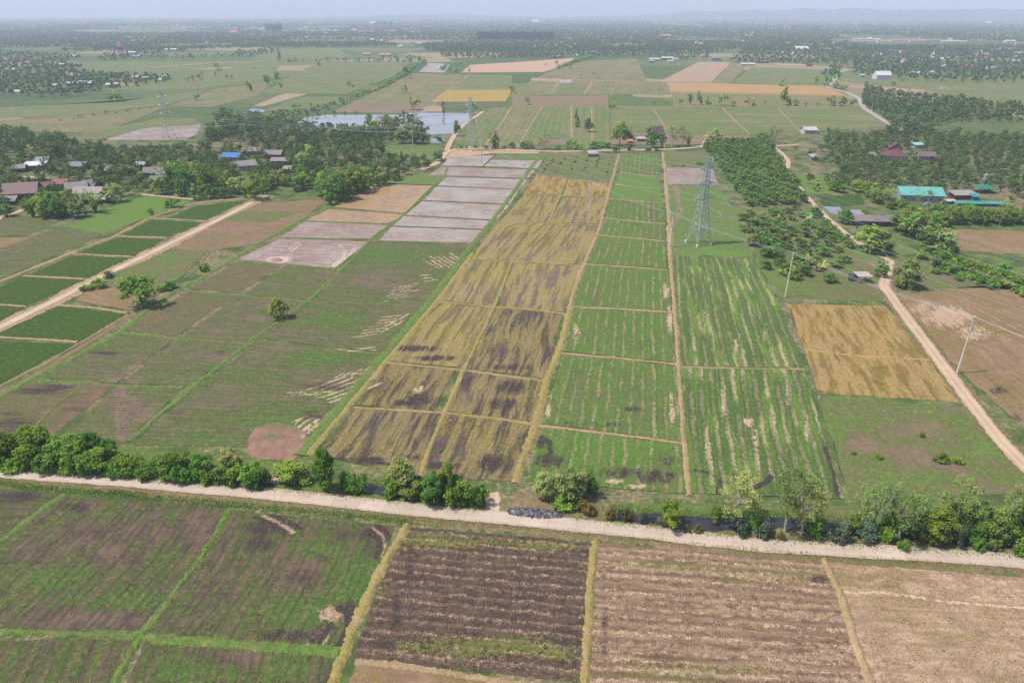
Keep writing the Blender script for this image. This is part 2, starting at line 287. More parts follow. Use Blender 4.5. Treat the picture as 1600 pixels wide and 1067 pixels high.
# ---------------------------------------------------------------- marks in the crops: (px, py, rx, ry, channel, strength)
BL = '''150 835 70 18 R .8|240 832 32 16 R .9|175 868 34 16 R .8|318 832 26 26 R 1|120 968 110 14 R .8|60 870 40 25 R .5|115 793 26 9 A .8|60 815 30 8 A .5|470 900 55 32 R .8|560 990 10 30 R .3
410 825 40 15 A .6|400 850 45 22 A .5|560 838 50 14 A .45|575 860 20 22 A .5|550 905 45 38 G 1|480 955 50 26 G .9|490 860 30 12 G .6|450 992 70 12 A .7|505 985 24 16 A .6|520 960 26 14 B .8|545 955 12 20 A .9
300 1050 60 20 G .6|380 1030 50 14 R .8|440 1040 40 20 G .6|20 775 50 12 A .7|320 905 14 60 R .4|200 940 80 14 G .5|80 900 60 24 G .45
700 845 80 9 G .9|850 852 60 7 G .7|760 1010 110 12 G .9|860 1020 50 10 G .8|640 880 9 50 A .6|620 960 10 50 A .6|600 1010 26 12 A .6|890 900 16 30 A .45|885 980 16 50 A .45
1060 885 130 8 G .8|1000 880 40 8 G .7|1050 1050 130 12 G .9|1200 900 100 7 G .7|945 990 8 70 A .5|1280 905 20 9 A .6|1240 1000 60 20 A .25|1210 890 60 6 G .6
1370 905 60 9 G .35|1560 920 50 16 R .5|1480 905 60 12 R .4
60 610 60 12 A .5|20 660 50 22 A .55|95 605 40 6 A .55|165 552 40 6 A .5|220 530 22 5 A .4|215 645 30 10 R .7|310 580 40 4 A .4|330 560 26 8 R .7|345 548 20 8 A .4|275 650 22 10 A .4|120 640 26 12 A .45|195 630 40 8 R .6
425 683 12 5 G .8|455 705 26 12 R .6|300 700 60 8 R .6|400 700 50 6 R .8|510 605 60 10 A .5|485 650 26 10 A .6|600 450 40 10 R .5|580 440 60 8 R .4
480 560 26 8 G .9|520 560 20 6 G .8|440 660 50 10 G .6|540 620 40 6 G 1|600 400 50 12 G .6|520 500 40 12 G .5|330 690 60 8 G .5
560 705 60 8 A .4|560 720 50 8 A .9|690 728 34 8 A .7|770 725 30 16 A .9|640 715 30 8 A .7|660 625 24 12 A .8|640 630 30 6 A .8|655 610 14 8 B .7|800 605 30 14 A .8|785 632 34 12 A .7|725 600 14 14 A .5|800 550 30 10 A .4|800 574 45 6 A .7|680 560 40 5 A .8|650 545 40 6 A .8|610 700 40 14 G .15|850 440 30 12 R .7|840 400 30 12 R .6|830 470 40 8 R .7|730 460 30 8 R .6|760 380 30 8 R .6|900 340 22 8 R .6|830 345 30 5 R .5|700 690 30 10 R .5
880 700 40 20 A .35|860 720 30 14 A .8|960 740 50 10 A .8|1020 745 40 12 A .8|1040 720 14 20 A .6|1000 700 20 14 G .3|930 700 60 16 G .9|980 705 40 14 G .7|845 690 14 12 A .8|960 752 18 5 B .8|995 760 14 4 B 1|900 662 60 6 A .4|960 664 50 6 A .45|1030 655 25 14 A .3
1170 660 9 10 B .7|1180 690 6 24 B .6|1100 740 20 16 G .8|1090 760 16 14 G .8|1150 745 30 14 A .4|1290 700 10 40 A .4|1130 420 60 8 G .9|1180 470 40 16 G .8|1190 440 40 14 G .7|1120 400 60 10 G .6
1330 690 60 24 R .4|1400 670 60 16 R .3|1450 720 80 20 R .5|1560 700 30 14 G .6|1330 637 50 4 B .3|1440 643 60 4 B .35|1290 690 30 40 G .5|1390 745 60 14 G .4
1480 495 40 18 B .9|1520 520 30 14 B .7|1440 480 30 14 B .5|1560 540 40 12 R .5|1420 500 20 8 R .5|1560 610 30 12 A .5|1590 650 20 20 A .4|1470 480 60 6 R .3
1000 450 10 4 R .5|930 455 8 14 R .4|1040 455 6 18 B .7|1046 500 6 26 B .7|900 520 8 22 B .6|1052 540 5 20 A .5|990 640 20 6 A .6|860 600 8 24 B .7|855 640 8 14 B .7|905 600 14 20 R .4|1050 640 6 40 B .6|1060 600 3 20 A .6|1100 500 6 40 B .4|1150 540 5 30 B .5|1195 520 5 20 B .5|1220 560 5 18 A .4|1230 620 6 40 B .4|1260 670 6 36 B .5|1130 640 5 40 B .5|1000 247 20 4 G .3|870 290 20 5 G .2|930 300 20 6 A .0'''
CH = {'R': 0, 'G': 1, 'B': 2, 'A': 3}
BLOBS = []
for q in BL.replace('\n', '|').split('|'):
    a = q.split(); px, py, rx, ry = map(float, a[:4])
    c0 = G(px, py); BLOBS.append((c0, G(px + rx, py) - c0, (G(px, py - ry) - G(px, py + ry)) / 2, CH[a[4]], float(a[5])))
# tyre tracks and drag marks: pixels, width in metres, channel
LN = [([(442, 412), (420, 425), (400, 437), (367, 462), (275, 530), (175, 597), (75, 682), (60, 695)], 1.5, 'R', 1.3),
      ([(182, 605), (185, 640), (186, 680), (192, 690)], .9, 'R', 1.2), ([(192, 605), (192, 640), (194, 670), (199, 686)], .9, 'R', 1.2),
      ([(448, 410), (452, 390), (470, 375)], .5, 'B', .8), ([(453, 410), (458, 392), (474, 377)], .5, 'B', .8),
      ([(418, 405), (428, 402), (440, 402), (448, 406), (440, 411), (425, 411), (418, 406)], 1.3, 'B', .9),
      ([(518, 417), (535, 405), (540, 392), (530, 382)], 1.1, 'B', .8), ([(525, 419), (546, 402), (552, 388)], 1.0, 'B', .8),
      ([(590, 822), (604, 832), (608, 842)], 1.0, 'A', 1), ([(575, 828), (592, 842), (594, 858), (588, 870)], 1.0, 'A', .9), ([(583, 825), (599, 836), (602, 856), (596, 868)], .7, 'B', .8),
      ([(530, 950), (545, 958), (546, 978), (536, 1000), (526, 1012)], 1.0, 'A', 1.1), ([(518, 975), (508, 990), (498, 1003)], .7, 'A', 1), ([(505, 982), (492, 992), (484, 1005)], .7, 'B', .9), ([(515, 990), (505, 1008)], .5, 'B', .9), ([(500, 985), (485, 1005)], .6, 'A', .9),
      ([(400, 808), (430, 822), (445, 832)], .9, 'A', 1), ([(425, 803), (455, 818), (470, 826)], .8, 'A', 1), ([(410, 806), (440, 820), (458, 832)], .7, 'B', .9),
      ([(457, 660), (478, 650), (492, 654), (500, 668)], .5, 'B', .9), ([(475, 670), (473, 684)], .6, 'B', .9), ([(484, 664), (482, 678)], .5, 'B', .8), ([(493, 660), (500, 672), (497, 684)], .5, 'B', .8),
      ([(1056, 290), (1060, 315), (1063, 325), (1062, 335), (1055, 345), (1050, 355)], 1.6, 'R', 1.1),
      ([(1010, 240), (1011, 255), (1013, 262), (1028, 272)], 2.2, 'R', 1.3), ([(1028, 272), (1033, 288), (1036, 300)], 2.4, 'R', 1.1), ([(1019, 305), (1022, 325), (1020, 344)], 1.6, 'R', 1.1),
      ([(1235, 480), (1242, 510), (1255, 545), (1270, 600), (1276, 612)], .6, 'A', .7), ([(1365, 596), (1375, 600), (1385, 598)], .6, 'A', .8), ([(1275, 610), (1310, 618), (1360, 622), (1460, 630)], .7, 'A', .7),
      ([(1600, 520), (1560, 500), (1500, 470)], .6, 'B', .6), ([(1600, 540), (1540, 515), (1470, 490)], .6, 'B', .6), ([(1600, 580), (1540, 548), (1480, 540)], .6, 'B', .5), ([(1600, 600), (1560, 590), (1530, 600), (1540, 620), (1600, 640)], .6, 'A', .5),
      ([(1340, 895), (1335, 905), (1345, 915), (1380, 905)], .5, 'R', .9), ([(1340, 895), (1380, 885), (1480, 895), (1600, 912)], .4, 'R', .8), ([(1310, 925), (1380, 925), (1480, 940), (1600, 950)], .5, 'B', .8),
      ([(1085, 735), (1110, 740), (1125, 752), (1120, 770)], .8, 'A', .8), ([(1300, 690), (1312, 740), (1318, 775)], .7, 'A', 1), ([(1290, 700), (1302, 740), (1308, 775)], .7, 'A', .9), ([(1205, 745), (1195, 755), (1180, 762)], 1.0, 'A', 1),
      ([(560, 715), (590, 722), (610, 728)], 1.0, 'A', 1), ([(640, 620), (645, 630), (655, 625), (665, 612)], 1.0, 'A', .8), ([(840, 680), (858, 690), (860, 710)], .9, 'A', .9), ([(795, 630), (788, 640), (785, 650)], .8, 'A', 1)]
gl = random.Random(12)
def marks(a, b, n, step, bow=0.0, w_=.55):
    # n broken, slightly bowed drag marks side by side between two surveyed points
    for i in range(n):
        ox, oy = step[0] * i, step[1] * i; t0, t1 = gl.uniform(0, .3), gl.uniform(.7, 1); P = []
        for k in range(6):
            t = t0 + (t1 - t0) * k / 5; P.append((a[0] + (b[0] - a[0]) * t + ox + gl.uniform(-1, 1), a[1] + (b[1] - a[1]) * t + oy + bow * math.sin(PI * t) + gl.uniform(-.5, .5)))
        LN.append((P, w_, 'B', gl.uniform(.75, 1.05)))
marks((655, 402), (695, 425), 7, (8, -1.0)); marks((650, 432), (680, 428), 3, (2, 4.5)); marks((585, 520), (640, 490), 2, (3, 4)); marks((590, 497), (640, 490), 7, (-7, 5.0), 1, .5); marks((520, 545), (600, 541), 2, (6, 3.5), 2)
marks((470, 612), (560, 578), 6, (8, 3.6), 3, .6); marks((440, 613), (520, 612), 2, (4, 3.5), 1); marks((560, 585), (585, 570), 4, (-14, 3)); marks((610, 452), (665, 440), 6, (-4, 4.2), 0, .45); marks((455, 668), (480, 650), 4, (9, 2.5), -2, .5)
LINES = [(np.array(G([p[0] for p in pts], [p[1] for p in pts])), w_, CH[c], s) for pts, w_, c, s in LN]
def masks(P):
    m = np.zeros((len(P), 4), np.float32)
    lo, hi = P.min(0) - 3, P.max(0) + 3
    for c0, ax, ay, ch, s in BLOBS:
        r = 2.2 * (np.abs(ax) + np.abs(ay))
        if (c0 + r < lo).any() or (c0 - r > hi).any(): continue
        M_ = np.linalg.inv(np.stack([ax, ay], 1)); q = (P - c0) @ M_.T; d = (q ** 2).sum(1)
        m[:, ch] = np.maximum(m[:, ch], 1.15 * s * np.exp(-.9 * d))
    for L, wd, ch, s in LINES:
        if (L.max(0) < lo).any() or (L.min(0) > hi).any(): continue
        dm = np.full(len(P), 1e9)
        for a, b in zip(L[:-1], L[1:]):
            ab = b - a; t = np.clip(((P - a) @ ab) / (ab @ ab), 0, 1); dm = np.minimum(dm, np.linalg.norm(P - a - t[:, None] * ab, axis=1))
        m[:, ch] = np.maximum(m[:, ch], s * np.clip(1.5 - dm / (wd * .7), 0, 1))
    return m
def resample(pts, n):
    p = np.array(pts, float)
    if p.shape[1] == 2 and n is not None:
        d = np.r_[0, np.cumsum(np.linalg.norm(np.diff(p, axis=0), axis=1))]; t = np.linspace(0, d[-1], n)
        return np.stack([np.interp(t, d, p[:, 0]), np.interp(t, d, p[:, 1])], 1)
NF = [0]
def field(kind, left, right, across=False, label=None, name='field', z=None, mk_masks=True):
    """crop sheet between a left and a right edge, each listed from near to far"""
    L = G([p[0] for p in left], [p[1] for p in left]); Rr = G([p[0] for p in right], [p[1] for p in right])
    wd = .5 * (np.linalg.norm(L[0] - Rr[0]) + np.linalg.norm(L[-1] - Rr[-1])); ln = .5 * (np.linalg.norm(np.diff(L, axis=0), axis=1).sum() + np.linalg.norm(np.diff(Rr, axis=0), axis=1).sum())
    dist = np.linalg.norm((L.mean(0) + Rr.mean(0)) / 2)
    res = .42 if dist < 150 else .55 if dist < 250 else 1.2 if dist < 420 else 6.0
    nu, nv = max(2, int(wd / res) + 1), max(2, int(ln / res) + 1)
    a, b = resample(L, nv), resample(Rr, nv); u = np.linspace(0, 1, nu)
    P = (a[:, None] * (1 - u[None, :, None]) + b[:, None] * u[None, :, None]).reshape(-1, 2)
    NF[0] += 1; k = NF[0]
    if dist < 450:            # no plot has ruler-straight edges
        am = 1.6 if kind == 'redsoil' else .55
        P = P + am * np.stack([vnoise(P[:, 0], P[:, 1], 3.1, 3) + .5 * vnoise(P[:, 0], P[:, 1], 1.1, 4) - .75, vnoise(P[:, 0], P[:, 1], 2.9, 8) + .5 * vnoise(P[:, 0], P[:, 1], 1.2, 9) - .75], 1)
    zz = .03 + .0022 * (k % 61) if z is None else z
    V = np.c_[P, np.full(len(P), zz)]
    i = np.arange(nv * nu).reshape(nv, nu); q = np.stack([i[:-1, :-1], i[:-1, 1:], i[1:, 1:], i[1:, :-1]], -1).reshape(-1, 4)
    uu = np.tile(u * wd, nv); vv = np.repeat(np.linspace(0, ln, nv), nu)
    ruv = np.stack([vv, uu, np.zeros_like(uu)] if across else [uu, vv, np.zeros_like(uu)], 1) + np.array([k * 17.3, k * 31.7, 0])
    mm = masks(P) if mk_masks and dist < 500 else np.zeros((len(P), 4), np.float32)
    o = obj(name, mk(name, V, q, M[kind], [('rowuv', 'FLOAT_VECTOR', ruv), ('mask', 'FLOAT_COLOR', mm)]))
    tag(o, label, kind='structure'); return o
def fq(kind, s, across=False, label=None, name='field'):
    v = list(map(float, s.split())); p = list(zip(v[::2], v[1::2])); n = (len(p) + 1) // 2
    return field(kind, p[:n], p[n:][::-1], across, label, name)    # near-left .. far-left, far-right .. near-right
# near fields below the road
fq('weedy', '-260 1100 -120 880 -40 760 95 772 -20 860 -150 950', True, 'brown weedy field at the near left corner')
fq('weedy', '-150 985 0 850 100 776 358 790 312 875 215 985', False, 'green and brown weedy field left of the grassy bund')
fq('weedy', '222 990 318 875 366 797 618 822 586 900 538 1010', False, 'muddy green field with curved wheel ruts')
fq('weedy', '-330 1300 -150 1000 212 1000 90 1300', False, 'weedy field at the lower left corner')
fq('weedy', '100 1300 225 1004 532 1022 470 1300', False, 'green field below the cross bund')
fq('burnt', '548 1030 588 930 636 822 927 848 920 930 912 1066', True, 'dark burnt stubble field beside the concrete road')
fq('stubble', '914 1300 919 1070 934 848 1288 878 1340 1000 1420 1300', True, 'striped dark and straw stubble field')
fq('dry', '470 1300 555 1034 910 1075 900 1300', True, 'dry grass strip below the burnt field')
fq('straw', '1424 1300 1338 1000 1287 878 1760 915 1900 1000 2100 1300', True, 'pale straw field at the near right corner')
# left block

fq('paddy_brown', '-150 690 45 598 178 604 70 690', True, 'wet green paddy at the far left of the path')
fq('paddy', '88 692 184 603 284 607 195 692', True, 'green paddy crossed by pale wheel ruts')
fq('paddy', '55 590 186 520 270 530 182 598', True, 'paddy with grey mud along its left edge')
fq('paddy', '190 599 278 531 394 538 291 603', True, 'green paddy right of the brown path')
fq('paddy_brown', '195 515 292 456 366 462 275 526', True, 'brown stubbly paddy left of the brown path')
fq('paddy', '283 528 372 462 484 473 400 535', True, 'green paddy between path and bund')
fq('paddy_brown', '298 450 372 410 440 414 372 459', True, 'brown paddy below the muddy paddy')
fq('paddy', '380 461 446 415 526 424 488 469', True, 'green paddy below the muddy paddy')
fq('paddy', '208 695 300 612 404 532 600 552 548 618 484 700', True, 'large green field with tan drag marks')
fq('paddy', '408 529 492 468 580 378 745 382 700 445 604 550', True, 'large green field below the wet paddies')
fq('redsoil', '402 720 386 700 384 686 402 668 420 662 440 660 470 668 480 688 478 705 458 722', False, 'round patch of bare reddish soil')
# muddy and flooded paddies
fq('mud', '372 406 437 373 577 378 523 419', True, 'muddy paddy with looping tyre tracks')
fq('mud', '438 371 476 347 606 352 576 374', True, 'wet brown paddy')
fq('mud_yellow', '478 345 513 327 633 336 605 350', True, 'pale muddy paddy with a yellow stain')
fq('mud_yellow', '521 324 552 306 586 288 675 291 635 333', True, 'yellowish muddy paddy')
fq('meadow', '588 286 612 278 662 272 694 276 677 289', True, 'small green plot by the trees')
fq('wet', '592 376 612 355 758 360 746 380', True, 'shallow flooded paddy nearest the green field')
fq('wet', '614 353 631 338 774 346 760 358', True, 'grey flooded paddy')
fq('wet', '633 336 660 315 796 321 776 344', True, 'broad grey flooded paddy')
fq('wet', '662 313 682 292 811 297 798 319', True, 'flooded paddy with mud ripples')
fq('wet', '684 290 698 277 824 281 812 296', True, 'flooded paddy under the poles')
fq('mud', '668 274 690 261 837 266 826 279', True, 'thin muddy paddy')
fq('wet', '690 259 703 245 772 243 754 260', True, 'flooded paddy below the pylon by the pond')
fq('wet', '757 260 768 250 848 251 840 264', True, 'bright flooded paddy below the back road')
fq('meadow', '769 249 778 240 856 240 849 250', True, 'grassy corner by the back road')
# yellow strip
fq('yellow_burnt', '492 712 520 682 552 639 692 647 672 690 652 742', False, 'burnt yellow stubble plot at the strip end')
fq('yellow_burnt', '655 745 676 690 697 647 836 664 822 700 800 752', False, 'dark burnt plot at the strip end')
fq('yellow_burnt', '556 633 605 570 710 579 676 643', False, 'dark striped yellow plot')
fq('yellow_burnt', '700 643 728 580 853 597 836 659', False, 'blackened plot with broken rows')
fq('yellow', '608 564 650 506 684 473 772 482 722 575', False, 'yellow plot with long straw rows')
fq('yellow_burnt', '729 576 776 482 878 491 855 592', False, 'half yellow half dark plot')
fq('yellow', '687 469 712 430 733 407 797 410 774 479', False, 'yellow stubble plot')
fq('yellow', '780 480 802 410 911 417 882 488', False, 'greyish yellow stubble plot')
fq('yellow', '735 404 775 352 800 347 856 349 800 407', False, 'golden stubble plot')
fq('yellow', '804 408 858 350 935 354 912 414', False, 'golden stubble plot with mud')
fq('yellow', '778 350 818 306 876 307 857 347', False, 'golden plot along the flooded paddies')
fq('yellow', '860 348 880 308 947 310 936 350', False, 'golden plot around the white pole')
fq('gold', '818 304 838 273 886 280 877 305', False, 'yellow plot below the young trees')
fq('gold', '879 306 888 281 955 288 948 308', False, 'yellow plot below the young trees')
fq('rough', '838 272 858 241 966 243 956 286', False, 'grassy plot planted with young trees')
# lush green strip
fq('lush', '822 752 846 668 1064 694 1074 772', False, 'patchy green plot at the strip end')
fq('lush', '848 662 879 556 1056 572 1066 690', False, 'green plot with muddy furrows')
fq('lush', '880 550 893 482 1050 490 1057 567', False, 'green plot with dotted tan rows')
fq('lush', '894 479 915 415 1043 423 1049 487', False, 'bright green plot with thin rows')
fq('lush', '916 412 935 370 1040 378 1042 420', False, 'green plot beside the white pole')
fq('lush', '936 368 945 343 1039 351 1040 376', False, 'short green plot')
fq('lush', '946 341 950 313 1036 317 1038 350', False, 'short green plot')
fq('fresh', '951 311 960 291 1033 295 1035 316', False, 'short fresh green plot')
fq('fresh', '961 289 967 273 1031 276 1032 294', False, 'short fresh green plot')
fq('lush', '968 271 971 241 1032 240 1032 274', False, 'green plot beside the back road')
# right big field
fq('striped', '1080 772 1070 680 1065 576 1258 578 1285 680 1318 780', False, 'green field with broad tan stripes')
fq('striped', '1065 571 1056 480 1052 400 1180 405 1215 470 1256 574', False, 'green field with tan stripes below the pylon')
fq('meadow', '1051 398 1046 330 1043 290 1122 291 1150 330 1178 402', False, 'grassy field around the tall pylon')
fq('mud', '1043 288 1041 262 1112 263 1123 289', True, 'brown ploughed plot behind the pylon')
fq('rough', '1040 260 1037 239 1106 236 1106 262', True, 'grass plot by the back road')
fq('rough', '1185 415 1172 345 1170 326 1262 320 1325 372 1385 440 1380 472 1222 466', False, 'grassy orchard floor')
fq('gold', '1278 614 1256 548 1228 475 1384 478 1450 562 1502 628', False, 'yellow stubble field beside the dirt road')
fq('rough', '1326 780 1300 690 1276 618 1505 636 1562 710 1640 770', True, 'rough grassy field beside the dirt road')
fq('dry', '1660 720 1500 580 1402 460 1600 445 1850 500 2000 620', False, 'dry brown field right of the dirt road')
fq('rough', '1400 455 1395 430 1430 400 1900 460 1900 500 1600 443', False, 'shrubby green slope below the cables')
fq('dry', '1500 392 1480 358 1700 365 1740 405', True, 'bare pinkish plot behind the shrubs')
fq('fresh', '1250 303 1235 285 1240 272 1290 275 1320 292 1300 303', True, 'small green meadow by the narrow path')
fq('deep', '1288 326 1278 308 1345 303 1352 320', True, 'dark green vegetable plot')
fq('meadow', '1345 410 1320 385 1380 355 1400 375 1440 395', True, 'worn grass around the big trees')
# left small paddies
fq('deep', '-20 528 92 478 198 491 125 533', True, 'dark green paddy below the brown plot')
fq('deep', '-150 640 -20 533 118 537 -20 612', True, 'dark green paddy at the left edge')
fq('deep', '262 342 302 323 384 313 322 344', True, 'dark green paddy nearest the trees')
fq('deep', '192 367 236 344 316 348 264 370', True, 'small dark green paddy')
fq('deep', '118 396 184 371 258 374 208 400', True, 'small dark green paddy')
fq('deep', '44 430 112 400 202 403 138 434', True, 'dark green paddy')
fq('deep', '-60 472 38 433 132 438 44 477', True, 'dark green paddy')
fq('deep', '-120 500 -62 475 40 480 -10 508', True, 'dark green paddy at the left edge')
fq('fresh', '105 356 170 325 228 306 300 315 232 340 160 366', False, 'light green paddy below the village')
fq('paddy', '-80 430 -60 400 50 370 100 355 158 368 20 428', True, 'patchy green paddy with grey mud')
fq('dry', '-40 392 -30 372 50 371 10 386', True, 'bare tan plot at the left edge')
fq('paddy', '-60 365 -40 340 30 338 90 348 40 368', True, 'green plot under the trees')
fq('dry', '118 470 150 445 185 430 205 450 212 486', True, 'brown plot around the small trees')
fq('rough', '158 440 182 425 270 392 330 386 285 432 225 470', True, 'rough green plot by the concrete path')
fq('brown', '272 390 305 368 345 344 405 318 510 312 480 338 398 382 330 392', True, 'brown and yellow fallow plot')
fq('rough', '345 345 385 330 478 330 420 348', True, 'light green strip in the fallow plot')
# beyond the back road
fq('far_green', '713 226 740 195 766 168 799 167 757 229', False, 'bright green field behind the pylon')
fq('far_olive', '759 230 780 200 801 167 846 167 809 231', False, 'olive green field')
fq('far_green', '817 222 835 190 849 167 892 167 892 214', False, 'green field behind the back road')
fq('far_brown', '812 228 818 219 891 217 891 226', True, 'brown strip by the back road')
fq('far_green', '893 226 894 167 953 167 952 228', False, 'green field with scattered trees')
fq('far_green', '955 205 955 168 1122 168 1175 212', True, 'broad green field')
fq('far_brown', '955 226 955 206 1170 213 1190 226', True, 'brown strip behind the houses')
fq('far_green', '1172 212 1128 169 1342 169 1393 198', True, 'wide green field by the far road')
fq('far_brown', '800 166 800 151 950 150 950 166', True, 'brownish green fields')
fq('far_olive', '806 148 830 126 872 128 858 148', False, 'olive field')
fq('far_green', '860 148 874 129 922 130 910 148', False, 'olive field')
fq('far_tan', '828 126 832 122 875 124 872 128', True, 'thin pale flooded strip')
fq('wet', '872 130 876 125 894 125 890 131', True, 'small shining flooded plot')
fq('far_brown', '892 131 896 125 928 126 922 131', True, 'brown strip')
fq('far_olive', '914 148 928 127 1040 128 1050 148', False, 'olive field')
fq('far_olive', '838 122 870 108 908 96 995 92 1010 127 930 125', True, 'broad olive fields')
fq('sand', '718 114 735 102 800 98 900 91 872 106 850 113', True, 'bare sandy excavated ground')
fq('far_tan', '1030 128 1092 97 1142 98 1112 129', False, 'dry tan paddies')
fq('far_olive', '1112 130 1144 98 1171 98 1142 130', False, 'tan and green paddy')
fq('far_orange', '1050 143 1044 130 1288 135 1322 150', True, 'long orange brown field')
fq('far_green', '1144 131 1174 105 1312 110 1288 133', True, 'green field by the far road')
fq('far_olive', '1052 167 1050 145 1322 151 1350 168', True, 'green strip below the orange field')
fq('far_green', '1312 128 1316 117 1400 121 1468 136 1466 144', True, 'green field below the white house')
fq('far_tan', '1325 137 1330 134 1445 141 1440 145', True, 'thin pink strip')
fq('far_green', '1450 150 1470 138 1520 131 1700 140 1700 176 1560 166', True, 'green field at the right')
fq('far_olive', '522 174 560 156 645 115 736 117 664 176', False, 'olive field right of the tree row')
fq('far_brown', '520 176 556 160 690 163 665 178', True, 'brown field by the pond')
fq('far_gold', '672 160 698 141 800 141 790 159', True, 'yellow field')
fq('far_green', '700 139 738 117 800 118 800 139', False, 'green field above the yellow field')
fq('far_dark', '678 174 690 161 790 160 782 168', True, 'dark field by the pond')
fq('far_tan', '655 175 668 166 692 166 690 175', True, 'pale tan patch by the pond')
fq('far_green', '410 146 440 128 500 96 642 96 620 118 540 148', True, 'broad green field left of the tree row')
fq('far_tan', '395 166 440 148 500 136 515 138 470 150 410 167', True, 'tan strip')
fq('far_green', '412 174 470 152 560 150 520 168', True, 'green field by the pond')
fq('far_green', '390 93 420 78 530 76 545 90', True, 'green field below the town')
fq('wet', '655 113 668 99 704 100 695 114', True, 'flooded far plot')
fq('far_olive', '-60 205 0 190 200 172 262 166 160 208', True, 'dark olive field at the left')
fq('far_green', '-80 188 0 168 180 160 330 140 262 164 120 180', True, 'green field at the left')

fq('far_green', '95 219 160 206 250 184 300 186 315 194 225 200 160 218', True, 'bright green field by the muddy pond')
fq('far_olive', '262 166 330 141 430 128 400 150 330 168', True, 'olive field with lone trees')
fq('far_green', '150 142 260 124 400 100 440 100 420 124 300 140', True, 'green field beyond the village')

fq('far_green', '130 113 180 99 390 95 400 100 260 112', True, 'green far field')
fq('mud', '160 219 228 200 314 195 308 209 290 219', True, 'drained muddy pond with tan banks')
fq('meadow', '595 252 600 228 690 228 675 250', True, 'grass clearing by the pond')
fq('sand', '700 250 690 240 720 228 845 236 840 241 770 240 715 246', True, 'bare sandy ground below the pylon')
# ditch bank grass
fq('bank', '520 768 530 745 640 752 760 780 755 797', True, 'grassy ditch bank')
fq('bank', '945 806 950 786 1330 790 1700 830 1700 862 1330 832', True, 'lush grassy ditch bank')
fq('verge', '800 800 800 770 940 785 940 806', True, 'dry grass by the field gate')
fq('bank', '-150 722 -80 690 200 700 420 722 540 755 540 771', True, 'weedy ground under the hedge')
# ---------------------------------------------------------------- roads, paths, bunds, water
rs = np.random.RandomState(7)
def smooth_line(P, step):
    d = np.r_[0, np.cumsum(np.linalg.norm(np.diff(P, axis=0), axis=1))]; n = max(3, int(d[-1] / step) + 1)
    t = np.linspace(0, d[-1], n); Q = np.stack([np.interp(t, d, P[:, 0]), np.interp(t, d, P[:, 1])], 1)
    for _ in range(int(4 / step) + 1):
        Q[1:-1] = .25 * Q[:-2] + .5 * Q[1:-1] + .25 * Q[2:]
    return Q, np.r_[0, np.cumsum(np.linalg.norm(np.diff(Q, axis=0), axis=1))]
def walk(n, amp):
    r = rs.randn(n); return (np.convolve(rs.randn(n + 8), np.ones(9) / 9, 'valid') * 3 * .6 + r * .8) * amp * .8
def ribbon(name, pix, width, prof, mat, step=.8, jit=.12, zj=.03, label=None, closed=False):
    """strip along a surveyed line; prof = heights across from left edge to right edge"""
    P = G([p[0] for p in pix], [p[1] for p in pix]); Q, s = smooth_line(P, step); n = len(Q); k = len(prof)
    T = np.gradient(Q, axis=0); T /= np.linalg.norm(T, axis=1)[:, None]; N = np.stack([-T[:, 1], T[:, 0]], 1)
    wl = width / 2 * (1 + walk(n, jit)); wr = width / 2 * (1 + walk(n, jit))
    V = []; U = []
    for j in range(k):
        f = -1 + 2 * j / (k - 1); off = np.where(f < 0, f * wl, f * wr)
        z = prof[j] * (1 + (walk(n, zj / max(prof[j], .02)) if zj else 0)); z = np.maximum(z, .012)
        V.append(np.c_[Q + N * off[:, None], np.full(n, 1.) * z]); U.append(np.c_[off, s, np.zeros(n)])
    V = np.stack(V, 1).reshape(-1, 3); U = np.stack(U, 1).reshape(-1, 3)
    i = np.arange(n * k).reshape(n, k); q = np.stack([i[:-1, 1:], i[:-1, :-1], i[1:, :-1], i[1:, 1:]], -1).reshape(-1, 4)
    o = obj(name, mk(name, V, q, mat, [('rowuv', 'FLOAT_VECTOR', U), ('mask', 'FLOAT_COLOR', np.zeros((len(V), 4)))], True))
    return tag(o, label, kind='structure')
def road_mat(name, c1, c2, joints=0, dirt=.5, tracks=.8):
    t = NT(name); P = t.pos(); U = t.attr('rowuv').outputs['Vector']; su = t.n('ShaderNodeSeparateXYZ'); t.set(su.inputs[0], U)
    n1 = t.noise(P, .18, 4, .6); n2 = t.noise(P, 1.3, 4, .65); n3 = t.noise(P, 7, 2)
    col = t.mix(t.step(t.mth('ADD', t.mth('MULTIPLY', n1, .6), t.mth('MULTIPLY', n2, .4)), .35, .62), c1, c2)
    e = t.mth('ABSOLUTE', su.outputs[0])
    tr = t.step(t.mth('ABSOLUTE', t.mth('SUBTRACT', e, .85)), .45, .1)
    col = t.mix(t.mth('MULTIPLY', tr, tracks * .35), col, A(226, 210, 190))
    ed = t.step(t.mth('ADD', e, t.mth('MULTIPLY', n2, 1.2)), 1.9, 2.7); col = t.mix(t.mth('MULTIPLY', ed, dirt), col, A(176, 148, 120))
    if joints:
        fr = t.mth('FRACT', t.mth('DIVIDE', su.outputs[1], joints)); col = t.mix(t.mth('MULTIPLY', t.step(fr, .024, .012), .45), col, A(110, 98, 88))
        pat = t.n('ShaderNodeTexWhiteNoise'); pat.noise_dimensions = '1D'; t.set(pat.inputs['W'], t.mth('FLOOR', t.mth('DIVIDE', su.outputs[1], joints)))
        col = t.scale(col, t.rng(pat.outputs[0], 0, 1, .93, 1.05))
    return t.out(t.scale(col, t.rng(t.mth('ADD', t.mth('MULTIPLY', n3, .5), t.mth('MULTIPLY', n2, .5)), .3, .7, .86, 1.12)), .85, .2)
CONC = road_mat('concrete', A(212, 193, 174), A(198, 177, 156), 5.5, .5, .5)
